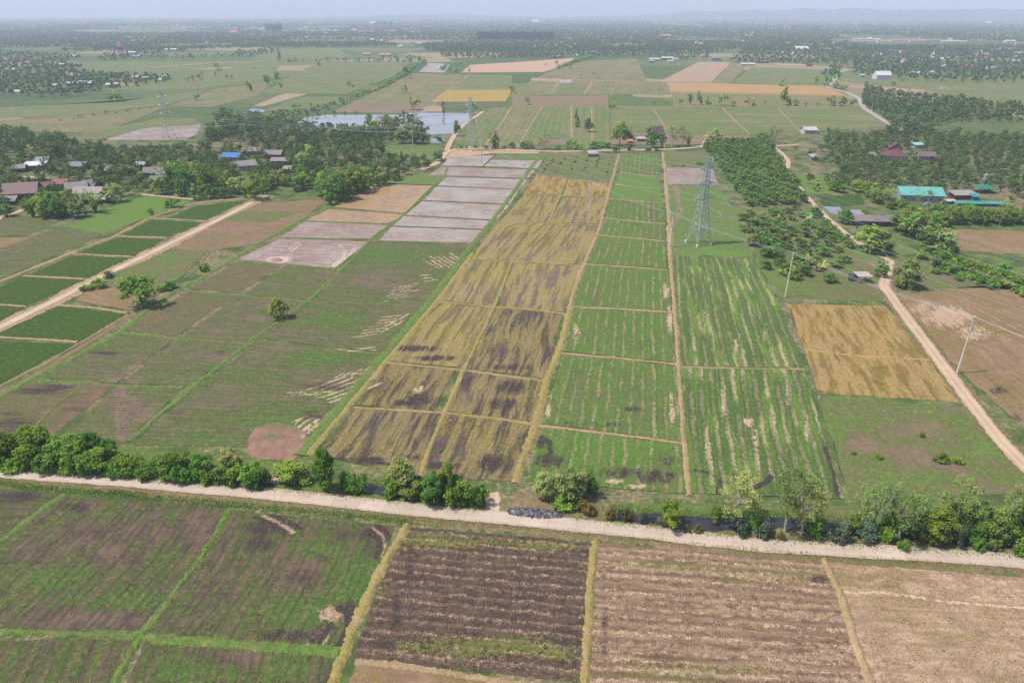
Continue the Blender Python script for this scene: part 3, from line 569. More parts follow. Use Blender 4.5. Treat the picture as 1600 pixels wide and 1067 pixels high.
CONC2 = road_mat('concrete_path', A(208, 190, 168), A(194, 174, 152), 5.5, .4, .3)
DIRT = road_mat('dirt', A(208, 180, 146), A(192, 161, 129), 0, .7, 1.0)
GREY = road_mat('grey_lane', A(186, 174, 164), A(172, 158, 150), 0, .5, .4)
def bund_mat(name, a, b, c, cov=.5):
    return field_mat(name, a, b, c, tuple(x * .85 for x in c[:3]) + (1,), A(200, 172, 130), cov, .4, .5, .7, [], sp=.5, along=.5)
B_GREEN = bund_mat('grass_bund', A(96, 122, 58), A(110, 140, 62), A(150, 132, 96), .72)
B_YEL = bund_mat('yellow_bund', A(160, 144, 78), A(146, 140, 74), A(186, 160, 116), .55)
B_STRAW = bund_mat('straw_bund', A(170, 146, 104), A(146, 136, 86), A(190, 160, 126), .45)
B_TAN = bund_mat('tan_bund', A(186, 150, 110), A(160, 138, 90), A(196, 160, 126), .35)
B_MUD = bund_mat('mud_bund', A(110, 108, 70), A(100, 118, 62), A(132, 106, 92), .4)
BUND = [0, .14, .24, .26, .2, .12, 0]
def bund(mat, wd, pix, name='field_bund', h=1.0):
    d = np.linalg.norm(G(*pix[len(pix) // 2])); st = .4 if d < 200 else .9 if d < 420 else 3.0
    return ribbon(name, pix, wd * .8, [max(.012, p * h) for p in BUND], mat, st, .26, .06, None)
R1 = [(-150, 724), (0, 738), (100, 745), (200, 752), (300, 761), (400, 770), (500, 780), (600, 791.5), (700, 802), (800, 811), (900, 821), (1000, 831), (1100, 843), (1200, 853), (1300, 859), (1400, 864), (1500, 870), (1600, 878), (1800, 895)]
R2 = [(-160, 575), (0, 512), (95, 466), (175, 425), (240, 394), (340, 345), (400, 314), (421, 304)]
R3 = [(1640, 765), (1595, 722), (1562, 688), (1520, 634), (1500, 608), (1450, 540), (1407, 484), (1392, 462), (1380, 447), (1385, 430), (1390, 407)]
R4 = [(1390, 407), (1365, 395), (1345, 382), (1325, 368), (1292, 340), (1267, 315), (1242, 285), (1230, 268), (1232, 252), (1222, 240), (1208, 229), (1250, 226)]
R5 = [(655, 268), (682, 256), (698, 238), (712, 234), (800, 235.5), (875, 237.5), (975, 235.5), (1045, 234), (1075, 232), (1105, 228)]
R5b = [(698, 236), (702, 226), (707, 217), (718, 200), (740, 185), (755, 175)]
R6 = [(1410, 206), (1382, 190), (1350, 170), (1343, 155), (1325, 146), (1292, 137), (1303, 127), (1307, 115), (1325, 110), (1345, 109)]
ribbon('road_verge', R1, 8.2, [.02, .05, .07, .08, .07, .05, .02], M['verge'], .8, .2, .012, 'dry grassy verges of the concrete road')
ribbon('concrete_road', R1, 3.9, [.17, .21, .22, .23, .22, .21, .17], CONC, .8, .05, 0, 'pale concrete farm road crossing the whole foreground')
ribbon('path_verge', R2, 8.0, [.02, .05, .07, .08, .07, .05, .02], B_TAN, .8, .2, .012, 'brown dry verges of the narrow concrete path')
ribbon('concrete_path', R2, 3.1, [.16, .2, .21, .2, .16], CONC2, .8, .04, 0, 'narrow concrete path running up to the village trees')
ribbon('road_verge', R3, 6.4, [.02, .05, .07, .08, .07, .05, .02], M['verge'], .8, .2, .012, 'weedy verges of the dirt road')
ribbon('dirt_road', R3, 3.8, [.14, .17, .16, .18, .16, .17, .14], DIRT, .8, .12, .01, 'sandy dirt road at the right')
ribbon('dirt_path', R4, 2.6, [.14, .16, .17, .16, .14], DIRT, 1.0, .12, 0, 'narrow pale path past the orchard')
ribbon('dirt_road', R5, 5.0, [.25, .28, .3, .28, .25], DIRT, 2.0, .12, 0, 'sandy back road behind the fields')
ribbon('dirt_road', R5b, 4.0, [.25, .28, .3, .28, .25], DIRT, 2.0, .12, 0, 'dirt track along the pond')
ribbon('far_road', R6, 6.5, [.4, .45, .46, .45, .4], GREY, 3.0, .06, 0, 'grey lane winding to the far white house')
ribbon('dirt_path', [(-60, 395), (0, 340), (25, 333), (36, 328)], 3, [.14, .16, .17, .16, .14], DIRT, 1, .12, 0, 'pale path under the village trees')
ribbon('far_road', [(0, 274), (40, 277), (75, 280)], 4, [.25, .28, .3, .28, .25], CONC2, 2, .08, 0, 'village lane')
ribbon('dirt_path', [(222, 304), (260, 308), (302, 312)], 2.2, [.14, .16, .17, .16, .14], DIRT, 1, .2, 0, 'sandy edge of the village trees')
ribbon('dirt_path', [(768, 770), (772, 785), (768, 801)], 3.2, [.1, .14, .15, .14, .1], DIRT, .8, .2, 0, 'short worn track to the field gate')
ribbon('dirt_path', [(422, 756), (432, 745), (430, 738)], 4.2, [.1, .2, .3, .2, .1], DIRT, .8, .2, .02, 'bare sandy gap in the hedge')
ribbon('far_road', [(235, 107), (330, 99), (395, 97), (420, 94), (600, 93), (640, 93)], 9, [.4, .45, .46, .45, .4], DIRT, 6, .1, 0, 'far sandy track')
ribbon('far_road', [(380, 88), (400, 82), (425, 80)], 9, [.4, .45, .46, .45, .4], GREY, 6, .1, 0, 'far grey lane')
ribbon('dirt_yard', [(1210, 101), (1235, 102), (1262, 103)], 34, [.4, .42, .43, .42, .4], M['sand'], 6, .1, 0, 'bare sandy yard')
ribbon('far_road', [(1265, 40), (1200, 46), (1110, 40)], 60, [.4, .42, .43, .42, .4], M['far_tan'], 20, .1, 0, 'far dry field strip')
# grassy bunds
L0 = [(-100, 668), (0, 622), (50, 592), (120, 556), (190, 517), (232, 484), (275, 455), (320, 432), (397, 385), (475, 342), (512, 325), (575, 292), (612, 278), (660, 268)]
L1 = [(200, 690), (300, 606), (397, 529), (487, 466), (530, 425), (580, 374), (632, 335), (675, 292), (694, 276), (700, 262)]
L2 = [(478, 712), (487, 700), (520, 660), (550, 625), (605, 560), (650, 507), (684, 467), (710, 432), (737, 395), (775, 350), (812, 300), (837, 264), (856, 240)]
L3 = [(655, 745), (675, 690), (695, 645), (725, 577), (772, 480), (800, 410), (857, 349), (883, 285)]
L4 = [(803, 755), (837, 662), (852, 600), (877, 540), (891, 480), (904, 430), (913, 412), (936, 360), (950, 305), (967, 242)]
L5 = [(1077, 775), (1067, 680), (1062, 592), (1055, 490), (1050, 430), (1047, 400), (1045, 340), (1040, 276), (1036, 238)]
bund(B_GREEN, 3.2, L0, h=1.4); bund(B_GREEN, 2.0, L1); bund(B_GREEN, 4.2, [(p[0] - 9, p[1]) for p in L2], h=1.2); bund(B_YEL, 2.6, [(p[0] + 2, p[1]) for p in L2][:9])
bund(B_YEL, 1.6, L3); bund(B_YEL, 2.9, L4[:5], h=1.2); bund(B_STRAW, 2.3, L4[4:], h=1.2); bund(B_STRAW, 2.0, L5[:6], h=1.2); bund(B_STRAW, 2.6, L5[5:], h=1.2)
bund(B_STRAW, 1.6, [(-150, 690), (0, 604), (70, 569), (130, 534), (200, 493)], h=1.6)
ribbon('dirt_path', [(-150, 715), (0, 617), (60, 584), (120, 546), (210, 490)], 2.2, [.05, .06, .06, .06, .05], M['brown'], .9, .12, 0, 'brown cart track along the green bund')
for y in ([(50, 593), (180, 602), (287, 606)], [(190, 519), (272, 528), (397, 537)], [(295, 455), (370, 461), (400, 465), (487, 471)], [(37, 690), (80, 640), (125, 605)]): bund(B_GREEN, 1.5, y)
for y in ([(404, 465), (487, 471), (590, 475), (680, 477)], [(400, 541), (500, 546), (612, 555)]): bund(B_GREEN, .9, y, h=.5)
for y in ([(370, 408), (450, 413), (524, 421)], [(437, 372), (500, 375), (578, 377)], [(476, 346), (540, 349), (607, 352)], [(516, 326), (570, 330), (633, 336)], [(523, 421), (548, 400), (578, 378)], [(582, 377), (660, 378), (746, 381)]): bund(B_GREEN, 1.2, y, h=.7)
for y in ([(612, 354), (690, 356), (760, 359)], [(630, 337), (700, 341), (775, 345)], [(660, 314), (730, 317), (797, 320)], [(683, 291), (750, 294), (812, 297)], [(697, 276), (760, 278), (825, 280)], [(667, 274), (690, 260), (770, 262), (838, 265)], [(755, 261), (766, 250), (776, 240)], [(767, 249), (848, 250)]): bund(B_MUD, .9, y, h=.7)
for y in ([(552, 637), (620, 640), (695, 645), (770, 653), (840, 664)], [(605, 567), (712, 577), (780, 586), (856, 596)], [(684, 471), (775, 480), (830, 484), (882, 490)], [(732, 405), (800, 408), (860, 411), (914, 416)], [(775, 350), (800, 347), (870, 349), (937, 352)], [(817, 305), (880, 306), (948, 309)]): bund(B_YEL, 1.5, y)
bund(B_STRAW, .8, [(838, 272), (890, 279), (955, 286)], h=.5)
for y in ([(842, 665), (950, 677), (1066, 692)], [(877, 552), (960, 559), (1058, 569)], [(893, 480), (970, 483), (1050, 488)], [(915, 413), (980, 417), (1043, 422)], [(935, 368), (985, 372), (1040, 377)], [(945, 341), (990, 346), (1040, 350)], [(950, 311), (990, 314), (1036, 317)], [(960, 289), (1033, 295)], [(967, 271), (1032, 276)]): bund(B_TAN, 1.2, y)
bund(B_STRAW, .9, [(1062, 573), (1130, 575), (1257, 577)], h=.5); bund(B_TAN, 1.2, [(1255, 546), (1340, 556), (1452, 562)], h=.6)
bund(B_GREEN, 2.0, [(-40, 870), (0, 846), (50, 808), (100, 772)]); bund(B_GREEN, 2.0, [(80, 1300), (175, 1075), (215, 1000), (250, 960), (312, 875), (340, 830), (362, 793)], h=1.2)
bund(B_GREEN, 1.4, [(-100, 980), (0, 986), (120, 990), (220, 994)]); bund(B_GREEN, 2.4, [(220, 996), (300, 1000), (400, 1009), (530, 1020)])
bund(B_YEL, 2.3, [(440, 1300), (520, 1068), (548, 990), (590, 900), (615, 855), (636, 820)], h=1.5); bund(B_YEL, 1.9, [(905, 1300), (914, 1066), (921, 937), (930, 845)], h=1.4); bund(B_STRAW, 1.9, [(1440, 1300), (1362, 1070), (1335, 1000), (1313, 925), (1287, 873)], h=1.4)
bund(B_STRAW, 1.4, [(555, 1032), (630, 1040), (780, 1064), (910, 1078)], h=.7)
bund(B_TAN, 2.2, [(-60, 468), (0, 440), (112, 395), (180, 369), (232, 341), (300, 318), (380, 310)], h=1.2)
for y in ([(232, 341), (280, 343), (325, 346)], [(180, 369), (220, 371), (262, 372)], [(112, 396), (160, 399), (205, 401)], [(37, 431), (80, 433), (132, 436)], [(-60, 473), (0, 476), (42, 479)], [(-20, 526), (60, 530), (122, 534)], [(92, 477), (150, 481), (200, 489)]): bund(B_TAN, 1.3, y)
for y in ([(757, 229), (780, 198), (800, 167)], [(808, 231), (830, 195), (847, 167)], [(893, 216), (893, 167)], [(665, 176), (700, 142), (736, 116)], [(800, 149), (955, 149)], [(800, 166), (955, 167), (1128, 168), (1340, 168)], [(860, 148), (875, 128)], [(912, 148), (925, 128)], [(1172, 211), (1150, 190), (1128, 169)], [(968, 119), (984, 112), (996, 105)]): bund(B_STRAW, 2.4, y)
for y in ([(0, 190), (100, 183), (200, 172), (262, 166)], [(330, 140), (300, 155), (262, 166)], [(480, 136), (540, 126), (600, 108)]): bund(B_MUD, 3, y)
for y in ([(420, 142), (500, 130), (640, 116)], [(440, 128), (520, 112), (650, 104)], [(560, 150), (600, 132), (640, 112)], [(90, 219), (200, 196), (310, 186)], [(0, 175), (120, 170), (260, 164)], [(300, 140), (420, 120), (500, 100)], [(700, 139), (800, 139)], [(700, 128), (800, 128)], [(955, 190), (1150, 190)], [(1150, 180), (1360, 182)], [(1180, 198), (1390, 196)], [(1040, 200), (1030, 185), (1020, 170)], [(1255, 211), (1235, 190), (1215, 169)], [(925, 226), (925, 168)], [(870, 112), (900, 124)], [(940, 125), (960, 108), (985, 94)], [(1000, 147), (985, 128)], [(955, 148), (965, 128)], [(1200, 131), (1230, 106)], [(1070, 128), (1110, 98)], [(1035, 113), (1125, 113)], [(830, 128), (800, 147)]): bund(B_STRAW, 1.8, y)
# ---------------------------------------------------------------- water
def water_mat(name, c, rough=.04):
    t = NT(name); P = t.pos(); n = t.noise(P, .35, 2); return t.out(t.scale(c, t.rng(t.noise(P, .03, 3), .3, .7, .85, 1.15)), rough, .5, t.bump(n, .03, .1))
def flat(name, pix, z, mat, label, cat=None):
    P = G([p[0] for p in pix], [p[1] for p in pix]); V = np.c_[P, np.full(len(P), z)]
    o = obj(name, mk(name, V, [list(range(len(P)))], mat)); a = P[1] - P[0]; b = P[2] - P[1]
    if o.data.polygons[0].normal.z < 0: o.data.flip_normals()
    return tag(o, label, kind='structure')
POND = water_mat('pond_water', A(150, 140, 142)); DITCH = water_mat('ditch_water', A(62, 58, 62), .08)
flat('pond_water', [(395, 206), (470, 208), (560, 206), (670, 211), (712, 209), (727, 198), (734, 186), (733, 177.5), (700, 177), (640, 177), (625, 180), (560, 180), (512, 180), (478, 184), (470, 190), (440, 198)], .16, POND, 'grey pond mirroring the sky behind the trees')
flat('pond_water', [(385, 175), (410, 176), (416, 173), (400, 171), (385, 172)], .2, POND, 'narrow strip of water left of the pond')
flat('pond_water', [(670, 223), (690, 225), (695, 219), (675, 217)], .2, POND, 'small pool below the pond')
flat('pond_water', [(1296, 332), (1312, 338), (1318, 330), (1312, 324), (1285, 323)], .2, POND, 'small fish pond by the animal sheds')
ribbon('ditch_water', [(538, 756), (570, 762), (610, 768), (660, 776)], 3.0, [.15, .15, .15], DITCH, 1.0, .2, 0, 'dark water ditch behind the roadside bushes')
ribbon('ditch_water', [(965, 805), (1020, 812), (1070, 818), (1130, 820), (1200, 816), (1330, 828), (1450, 838), (1700, 858)], 3.4, [.15, .15, .15], DITCH, 1.0, .2, 0, 'dark water ditch behind the eucalyptus row')
# ---------------------------------------------------------------- plants
rp = np.random.RandomState(11)
def unit(v): return v / np.maximum(1e-6, np.linalg.norm(v, axis=-1, keepdims=True))
def cards(C, Nn, size, rng_, aspect=.65, tint=None):
    """one leaf-cluster quad per centre, facing about Nn"""
    n = len(C); Nn = unit(Nn); t = unit(np.cross(Nn, unit(rng_.randn(n, 3)))); b = np.cross(Nn, t)
    a = (size * .5)[:, None]; bb = a * aspect
    bend = Nn * (a * .25)
    V = np.stack([C - t * a - bend, C - b * bb, C + t * a - bend, C + b * bb], 1).reshape(-1, 3)
    return V, np.arange(4 * n).reshape(n, 4), np.repeat(tint if tint is not None else rng_.rand(n), 4)
def crown_mesh(name, mat, clumps, radii, m, leaf, rng_, flat_=.8, out=.8, aspect=.65, sag=0.0, var=.35):
    Cs, Ns, Ss, Ts = [], [], [], []
    for c, r in zip(clumps, radii):
        k = max(3, int(m * rng_.uniform(.7, 1.3))); d = unit(rng_.randn(k, 3) + np.array([0, 0, .35])); rad = r * rng_.uniform(.45, 1.08, k)[:, None]
        Cs.append(np.array(c) + d * rad * np.array([1, 1, flat_]) - np.array([0, 0, sag]) * rng_.rand(k, 1)); Ns.append(d * out + rng_.randn(k, 3) * .45 + np.array([0, 0, .65]))
        Ss.append(leaf * rng_.uniform(.6, 1.35, k)); ct = rng_.rand(); Ts.append(np.clip(.55 * ct + .45 * rng_.rand(k), 0, 1))
    C, N_, S, T = map(np.concatenate, (Cs, Ns, Ss, Ts)); C[:, 2] = np.maximum(C[:, 2], .05)
    V, q, tt = cards(C, N_, S, rng_, aspect, T)
    return mk(name, V, q, mat, [('tint', 'FLOAT', tt)])
def envelope(K, rx, h0, h1, rng_, shape=1.0, lump=.25):
    """clump centres filling a crown between h0 and h1"""
    out = []
    ph = rng_.rand(3) * 6.28
    while len(out) < K:
        p = rng_.uniform(-1, 1, 3); r = math.hypot(p[0], p[1]); z = p[2]
        lim = math.sqrt(max(0, 1 - abs(z) ** (2 / shape if z > 0 else 2.6))) if z > 0 else math.sqrt(max(0, 1 - (abs(z)) ** 3))
        th = math.atan2(p[1], p[0]); lim *= 1 + lump * math.sin(2 * th + ph[0]) * .6 + lump * math.sin(3 * th + ph[1] + 2 * z) * .6
        if r < lim and (r > lim * .45 or z > .3 or rng_.rand() < .25): out.append((p[0] * rx, p[1] * rx, h0 + (h1 - h0) * (z * .5 + .5)))
    return np.array(out)
def trunk_mesh(name, mat, tops, r0, fork, rng_, lean=(0, 0), n=6):
    mb = MB(); a = np.array([0, 0, -.1]); f = np.array([lean[0], lean[1], fork]); mid = f * .5 + np.array([rng_.uniform(-.1, .1), rng_.uniform(-.1, .1), 0]) * fork * .3
    mb.bar(a, mid, r0, r0 * .8, n); mb.bar(mid, f, r0 * .8, r0 * .65, n)
    for t in tops:
        t = np.array(t); m = f + (t - f) * .5 + np.array([rng_.uniform(-.2, .2), rng_.uniform(-.2, .2), .15]) * np.linalg.norm(t - f) * .4
        mb.bar(f, m, r0 * .5, r0 * .3, 5); mb.bar(m, t, r0 * .3, r0 * .1, 4)
    return mb.mesh(name, mat)
BARK = plain('bark', A(98, 84, 70), .9, .35, 3); PALEBARK = plain('pale_bark', A(198, 184, 168), .85, .3, 2)
LEAF = {
 'broad': foliage('leaf_broad', A(94, 141, 53), A(181, 218, 91)),
 'dark': foliage('leaf_dark', A(80, 123, 55), A(159, 198, 91)),
 'bright': foliage('leaf_bright', A(92, 138, 46), A(160, 192, 74)),
 'pale': foliage('leaf_pale', A(129, 175, 79), A(225, 225, 139)),
 'euc': foliage('leaf_euc', A(129, 166, 87), A(207, 225, 133), trans=.35),
 'blue': foliage('leaf_blue', A(106, 136, 106), A(166, 186, 150)),
 'bamboo': foliage('leaf_bamboo', A(101, 151, 61), A(198, 225, 101)),
 'flame': foliage('leaf_flame', A(88, 127, 56), A(152, 180, 75), A(238, 127, 60), hue=.01),
 'palm': foliage('leaf_palm', A(88, 122, 56), A(174, 193, 93)),
 'banana': foliage('leaf_banana', A(135, 180, 60), A(232, 238, 104)),
 'bush': foliage('leaf_bush', A(86, 134, 53), A(173, 224, 82)),
 'rust': foliage('leaf_rust', A(124, 120, 62), A(176, 160, 88), hue=.02),
 'weed': foliage('leaf_weed', A(84, 122, 52), A(150, 184, 80), hue=.0),
 'far': foliage('leaf_far', A(62, 92, 46), A(128, 154, 78), hue=.03),
 'conifer': foliage('leaf_conifer', A(54, 73, 50), A(85, 110, 68), hue=.01),
}
def make(kind, lod, seed):
    g = np.random.RandomState(seed * 97 + len(kind) * 13 + lod); hi = lod == 0
    q = lambda a, b, c: (a, b, c)[lod]
    L = LEAF.get(kind, LEAF['broad'])
    if kind in ('broad', 'dark', 'bright', 'pale', 'flame'):
        h = 7.0; rx = {'bright': 2.6, 'dark': 3.3}.get(kind, 3.1) * g.uniform(.9, 1.1); K = q(44, 30, 12)
        E = envelope(K, rx * .82, h * (.10 if kind != 'dark' else .06), h * .9, g, 1.2, .3)
        r = g.uniform(.75, 1.35, K) * q(.78, .95, 1.35)
        cr = crown_mesh('crown', L, E, r, q(80, 26, 7), q(.40, .72, 1.5), g)
        tr = trunk_mesh('trunk', BARK, E[g.choice(K, min(7, K), False)], .2, h * .28, g)
    elif kind == 'fruit':
        h = 5.0; K = q(34, 24, 10); E = envelope(K, 2.3, h * .12, h * .86, g, 1.0, .12); r = g.uniform(.7, 1.0, K) * q(.75, .9, 1.2)
        cr = crown_mesh('crown', LEAF['dark'], E, r, q(80, 26, 8), q(.34, .6, 1.2), g); tr = trunk_mesh('trunk', BARK, E[:4], .15, .9, g)
    elif kind == 'euc':
        h = 9.0; K = q(34, 26, 10); E = envelope(K, 2.7, h * .3, h * .97, g, .9, .5); r = g.uniform(.6, 1.15, K) * q(.8, .95, 1.3)
        cr = crown_mesh('crown', L, E, r, q(70, 22, 7), q(.34, .6, 1.3), g, 1.0, .3, .4, .5)
        tr = trunk_mesh('trunk', PALEBARK, E[g.choice(K, min(12, K), False)], .2, h * .38, g, (g.uniform(-.9, .9), g.uniform(-.5, .5)))
    elif kind == 'bamboo':
        h = 10.0; C, rr, tips = [], [], []
        for k in range(q(22, 18, 8)):
            th = g.uniform(0, 6.28); sp = g.uniform(.8, 3.8); hh = h * g.uniform(.72, 1.0) * (1 - .025 * sp * sp)
            for f in np.linspace(.3, 1, q(5, 4, 2)): C.append((math.cos(th) * sp * f ** 1.8, math.sin(th) * sp * f ** 1.8, hh * (1 - (1 - f) ** 1.3))); rr.append(q(.75, .95, 1.5) * (1.1 - .5 * f) * g.uniform(.8, 1.2))
            tips.append(C[-1])
        cr = crown_mesh('crown', L, C, rr, q(30, 12, 6), q(.42, .75, 1.5), g, 1.0, .4, .35, .5)
        mb = MB()
        for t in tips: mb.bar((t[0] * .1, t[1] * .1, 0), (t[0] * .4, t[1] * .4, t[2] * .6), .09, .06, 4).bar((t[0] * .4, t[1] * .4, t[2] * .6), t, .06, .02, 4)
        tr = mb.mesh('trunk', LEAF['banana'])
        tr.attributes.new('tint', 'FLOAT', 'POINT')
    elif kind in ('bush', 'blue', 'rust', 'weed'):
        h = 2.6; K = q(26, 16, 7); E = envelope(K, 1.5, .2, h * .85, g, 1.0, .35); r = g.uniform(.35, .75, K) * q(1, 1.2, 1.6)
        cr = crown_mesh('crown', L, E, r, q(70, 24, 7), q(.30, .5, 1.0), g, .9); tr = None
        if hi: tr = trunk_mesh('trunk', BARK, E[:6], .07, .4, g)
    elif kind == 'conifer':
        h = 9.0; C = []; rr = []
        for f in np.linspace(.15, 1, q(12, 9, 5)):
            for k in range(q(5, 3, 2)):
                th = g.uniform(0, 6.28); C.append((math.cos(th) * 1.3 * (1.05 - f), math.sin(th) * 1.3 * (1.05 - f), h * f * .97)); rr.append(.9 * (1.15 - .8 * f))
        cr = crown_mesh('crown', L, C, rr, q(30, 12, 6), q(.35, .6, 1.1), g); tr = trunk_mesh('trunk', BARK, [(0, 0, h * .9)], .14, 1.2, g)
    elif kind in ('palm', 'banana'):
        palm = kind == 'palm'; h = 9.0 if palm else 1.6; Vs, Qs, Ts = [], [], []; off = 0
        for k in range(q(22, 16, 9) if palm else q(9, 7, 5)):
            th = k * 2.4 + g.uniform(-.3, .3); up = g.uniform(-.1, 1.2) if palm else g.uniform(.5, 1.3); Ln = (3.6 if palm else 2.4) * g.uniform(.85, 1.1); prev = np.array([0, 0, h]); d = np.array([math.cos(th) * math.cos(up), math.sin(th) * math.cos(up), math.sin(up)])
            side = np.array([-math.sin(th), math.cos(th), 0]); seg = 6; pts = []
            for j in range(seg + 1):
                f = j / seg; wd = (.55 if palm else .32) * math.sin(PI * min(1, .12 + f * .88)) + .02
                pts.append((prev - side * wd - np.array([0, 0, wd * .5]), prev, prev + side * wd - np.array([0, 0, wd * .5]))); d = unit(d + np.array([0, 0, -.22 if palm else -.2])); prev = prev + d * Ln / seg
            for j in range(seg):
                for s in (0, 1):
                    a, b = (pts[j][s], pts[j][s + 1]), (pts[j + 1][s], pts[j + 1][s + 1])
                    if palm:      # leaflets: two narrow blades per segment
                        for w0 in (.05, .55):
                            e0 = a[0] + (b[0] - a[0]) * w0; e1 = a[0] + (b[0] - a[0]) * (w0 + .28); g0 = a[1] + (b[1] - a[1]) * w0; g1 = a[1] + (b[1] - a[1]) * (w0 + .28)
                            Vs += [e0, g0, g1, e1]; Qs.append([off, off + 1, off + 2, off + 3]); off += 4; Ts += [g.rand()] * 4
                    else: Vs += [a[0], a[1], b[1], b[0]]; Qs.append([off, off + 1, off + 2, off + 3]); off += 4; Ts += [g.rand() * .4 + .4] * 4
        cr = mk('crown', np.array(Vs), np.array(Qs), L, [('tint', 'FLOAT', np.array(Ts))])
        mb = MB(); mb.bar((0, 0, -.1), (.25, .1, h * .5), .2 if palm else .16, .15, 7).bar((.25, .1, h * .5), (0, 0, h), .15, .12, 7); tr = mb.mesh('trunk', PALEBARK if palm else LEAF['banana'])
        if not palm: tr.attributes.new('tint', 'FLOAT', 'POINT')
        h = h + (1.2 if palm else 1.3)
    z = np.empty(len(cr.vertices) * 3, np.float32); cr.vertices.foreach_get('co', z); hh = float(np.percentile(z.reshape(-1, 3)[:, 2], 99.5))
    return tr, cr, hh
PROTO = {}
def proto(kind, lod, k):
    key = (kind, lod, k)
    if key not in PROTO: PROTO[key] = make(kind, lod, k + 1)
    return PROTO[key]
NAME = {'broad': 'broadleaf_tree', 'dark': 'broadleaf_tree', 'bright': 'broadleaf_tree', 'pale': 'broadleaf_tree', 'flame': 'flame_tree', 'fruit': 'orchard_tree', 'euc': 'eucalyptus_tree',
        'bamboo': 'bamboo_clump', 'bush': 'bush', 'blue': 'bush', 'rust': 'bush', 'weed': 'bush', 'palm': 'palm_tree', 'banana': 'banana_plant', 'conifer': 'conifer_tree'}
CAT = {'orchard_tree': 'fruit tree', 'broadleaf_tree': 'tree', 'bamboo_clump': 'bamboo', 'palm_tree': 'palm tree', 'banana_plant': 'banana plant', 'bush': 'bush', 'eucalyptus_tree': 'eucalyptus', 'flame_tree': 'tree', 'conifer_tree': 'conifer'}
rt = random.Random(5)
PLANTED = []          # (x, y, r) of everything standing
def plant(kind, xy, h, label, group=None, wide=1.0, lod=None, k=None):
    x, y = float(xy[0]), float(xy[1]); d = math.hypot(x, y)
    if lod is None: lod = 0 if d < 205 else 1 if d < 620 else 2
    tr, cr, hn = proto(kind, lod, rt.randrange(5 if lod == 0 else 4) if k is None else k); s = h / hn
    o = empty(NAME[kind], (x, y, 0), rt.uniform(0, 6.28), (s * wide, s * wide * rt.uniform(.92, 1.08), s))
    tag(o, label, CAT[NAME[kind]], group)
    if tr is not None: obj('trunk', tr, o)
    obj('crown', cr, o); PLANTED.append((x, y)); return o
def tree(kind, px, yb, yt, label, group=None, wpx=None):
    """a tree whose foot is at (px, yb) in the survey photo and whose top reaches row yt"""
    d = float(np.linalg.norm(G(px, yb))); lod = 0 if d < 205 else 1 if d < 620 else 2; k = rt.randrange(5 if lod == 0 else 4)
    if wpx: yb = max(yt + .6 * (yb - yt), yb - .17 * wpx * min(1.0, (yb - 25) / 700 + .25))
    h = max(.6, height(px, yb, yt)); wide = 1.0
    if wpx:
        tr, cr, hn = proto(kind, lod, k); z = np.empty(len(cr.vertices) * 3, np.float32); cr.vertices.foreach_get('co', z); z = z.reshape(-1, 3)
        wn = float(np.percentile(np.hypot(z[:, 0], z[:, 1]), 97)) * 2; wide = min(2.0, max(.45, wpx * mpp(px, yb) / (wn * h / hn)))
    return plant(kind, G(px, yb), h, label, group, wide, lod, k)
def inside(P, poly):
    x, y = P[:, 0], P[:, 1]; r = np.zeros(len(P), bool); j = len(poly) - 1
    for i in range(len(poly)):
        xi, yi = poly[i]; xj, yj = poly[j]; c = ((yi > y) != (yj > y)) & (x < (xj - xi) * (y - yi) / (yj - yi + 1e-12) + xi); r ^= c; j = i
    return r
def scatter(poly_px, spacing, seed, keepout=(), maxn=5000):
    poly = [tuple(G(*p)) for p in poly_px]; A_ = np.array(poly); lo, hi = A_.min(0), A_.max(0); g = np.random.RandomState(seed)
    n = int((hi - lo).prod() / spacing ** 2 * 4) + 10; P = g.uniform(lo, hi, (min(n, 60000), 2)); P = P[inside(P, poly)]
    out = []; cell = {}
    for p in P:
        k = (int(p[0] // spacing), int(p[1] // spacing)); ok = True
        for a in (-1, 0, 1):
            for b in (-1, 0, 1):
                for q in cell.get((k[0] + a, k[1] + b), ()):
                    if (q[0] - p[0]) ** 2 + (q[1] - p[1]) ** 2 < spacing ** 2 * .72: ok = False
        if ok and all((p[0] - c[0]) ** 2 + (p[1] - c[1]) ** 2 > c[2] ** 2 for c in keepout): cell.setdefault(k, []).append(p); out.append(p)
        if len(out) >= maxn: break
    return np.array(out)
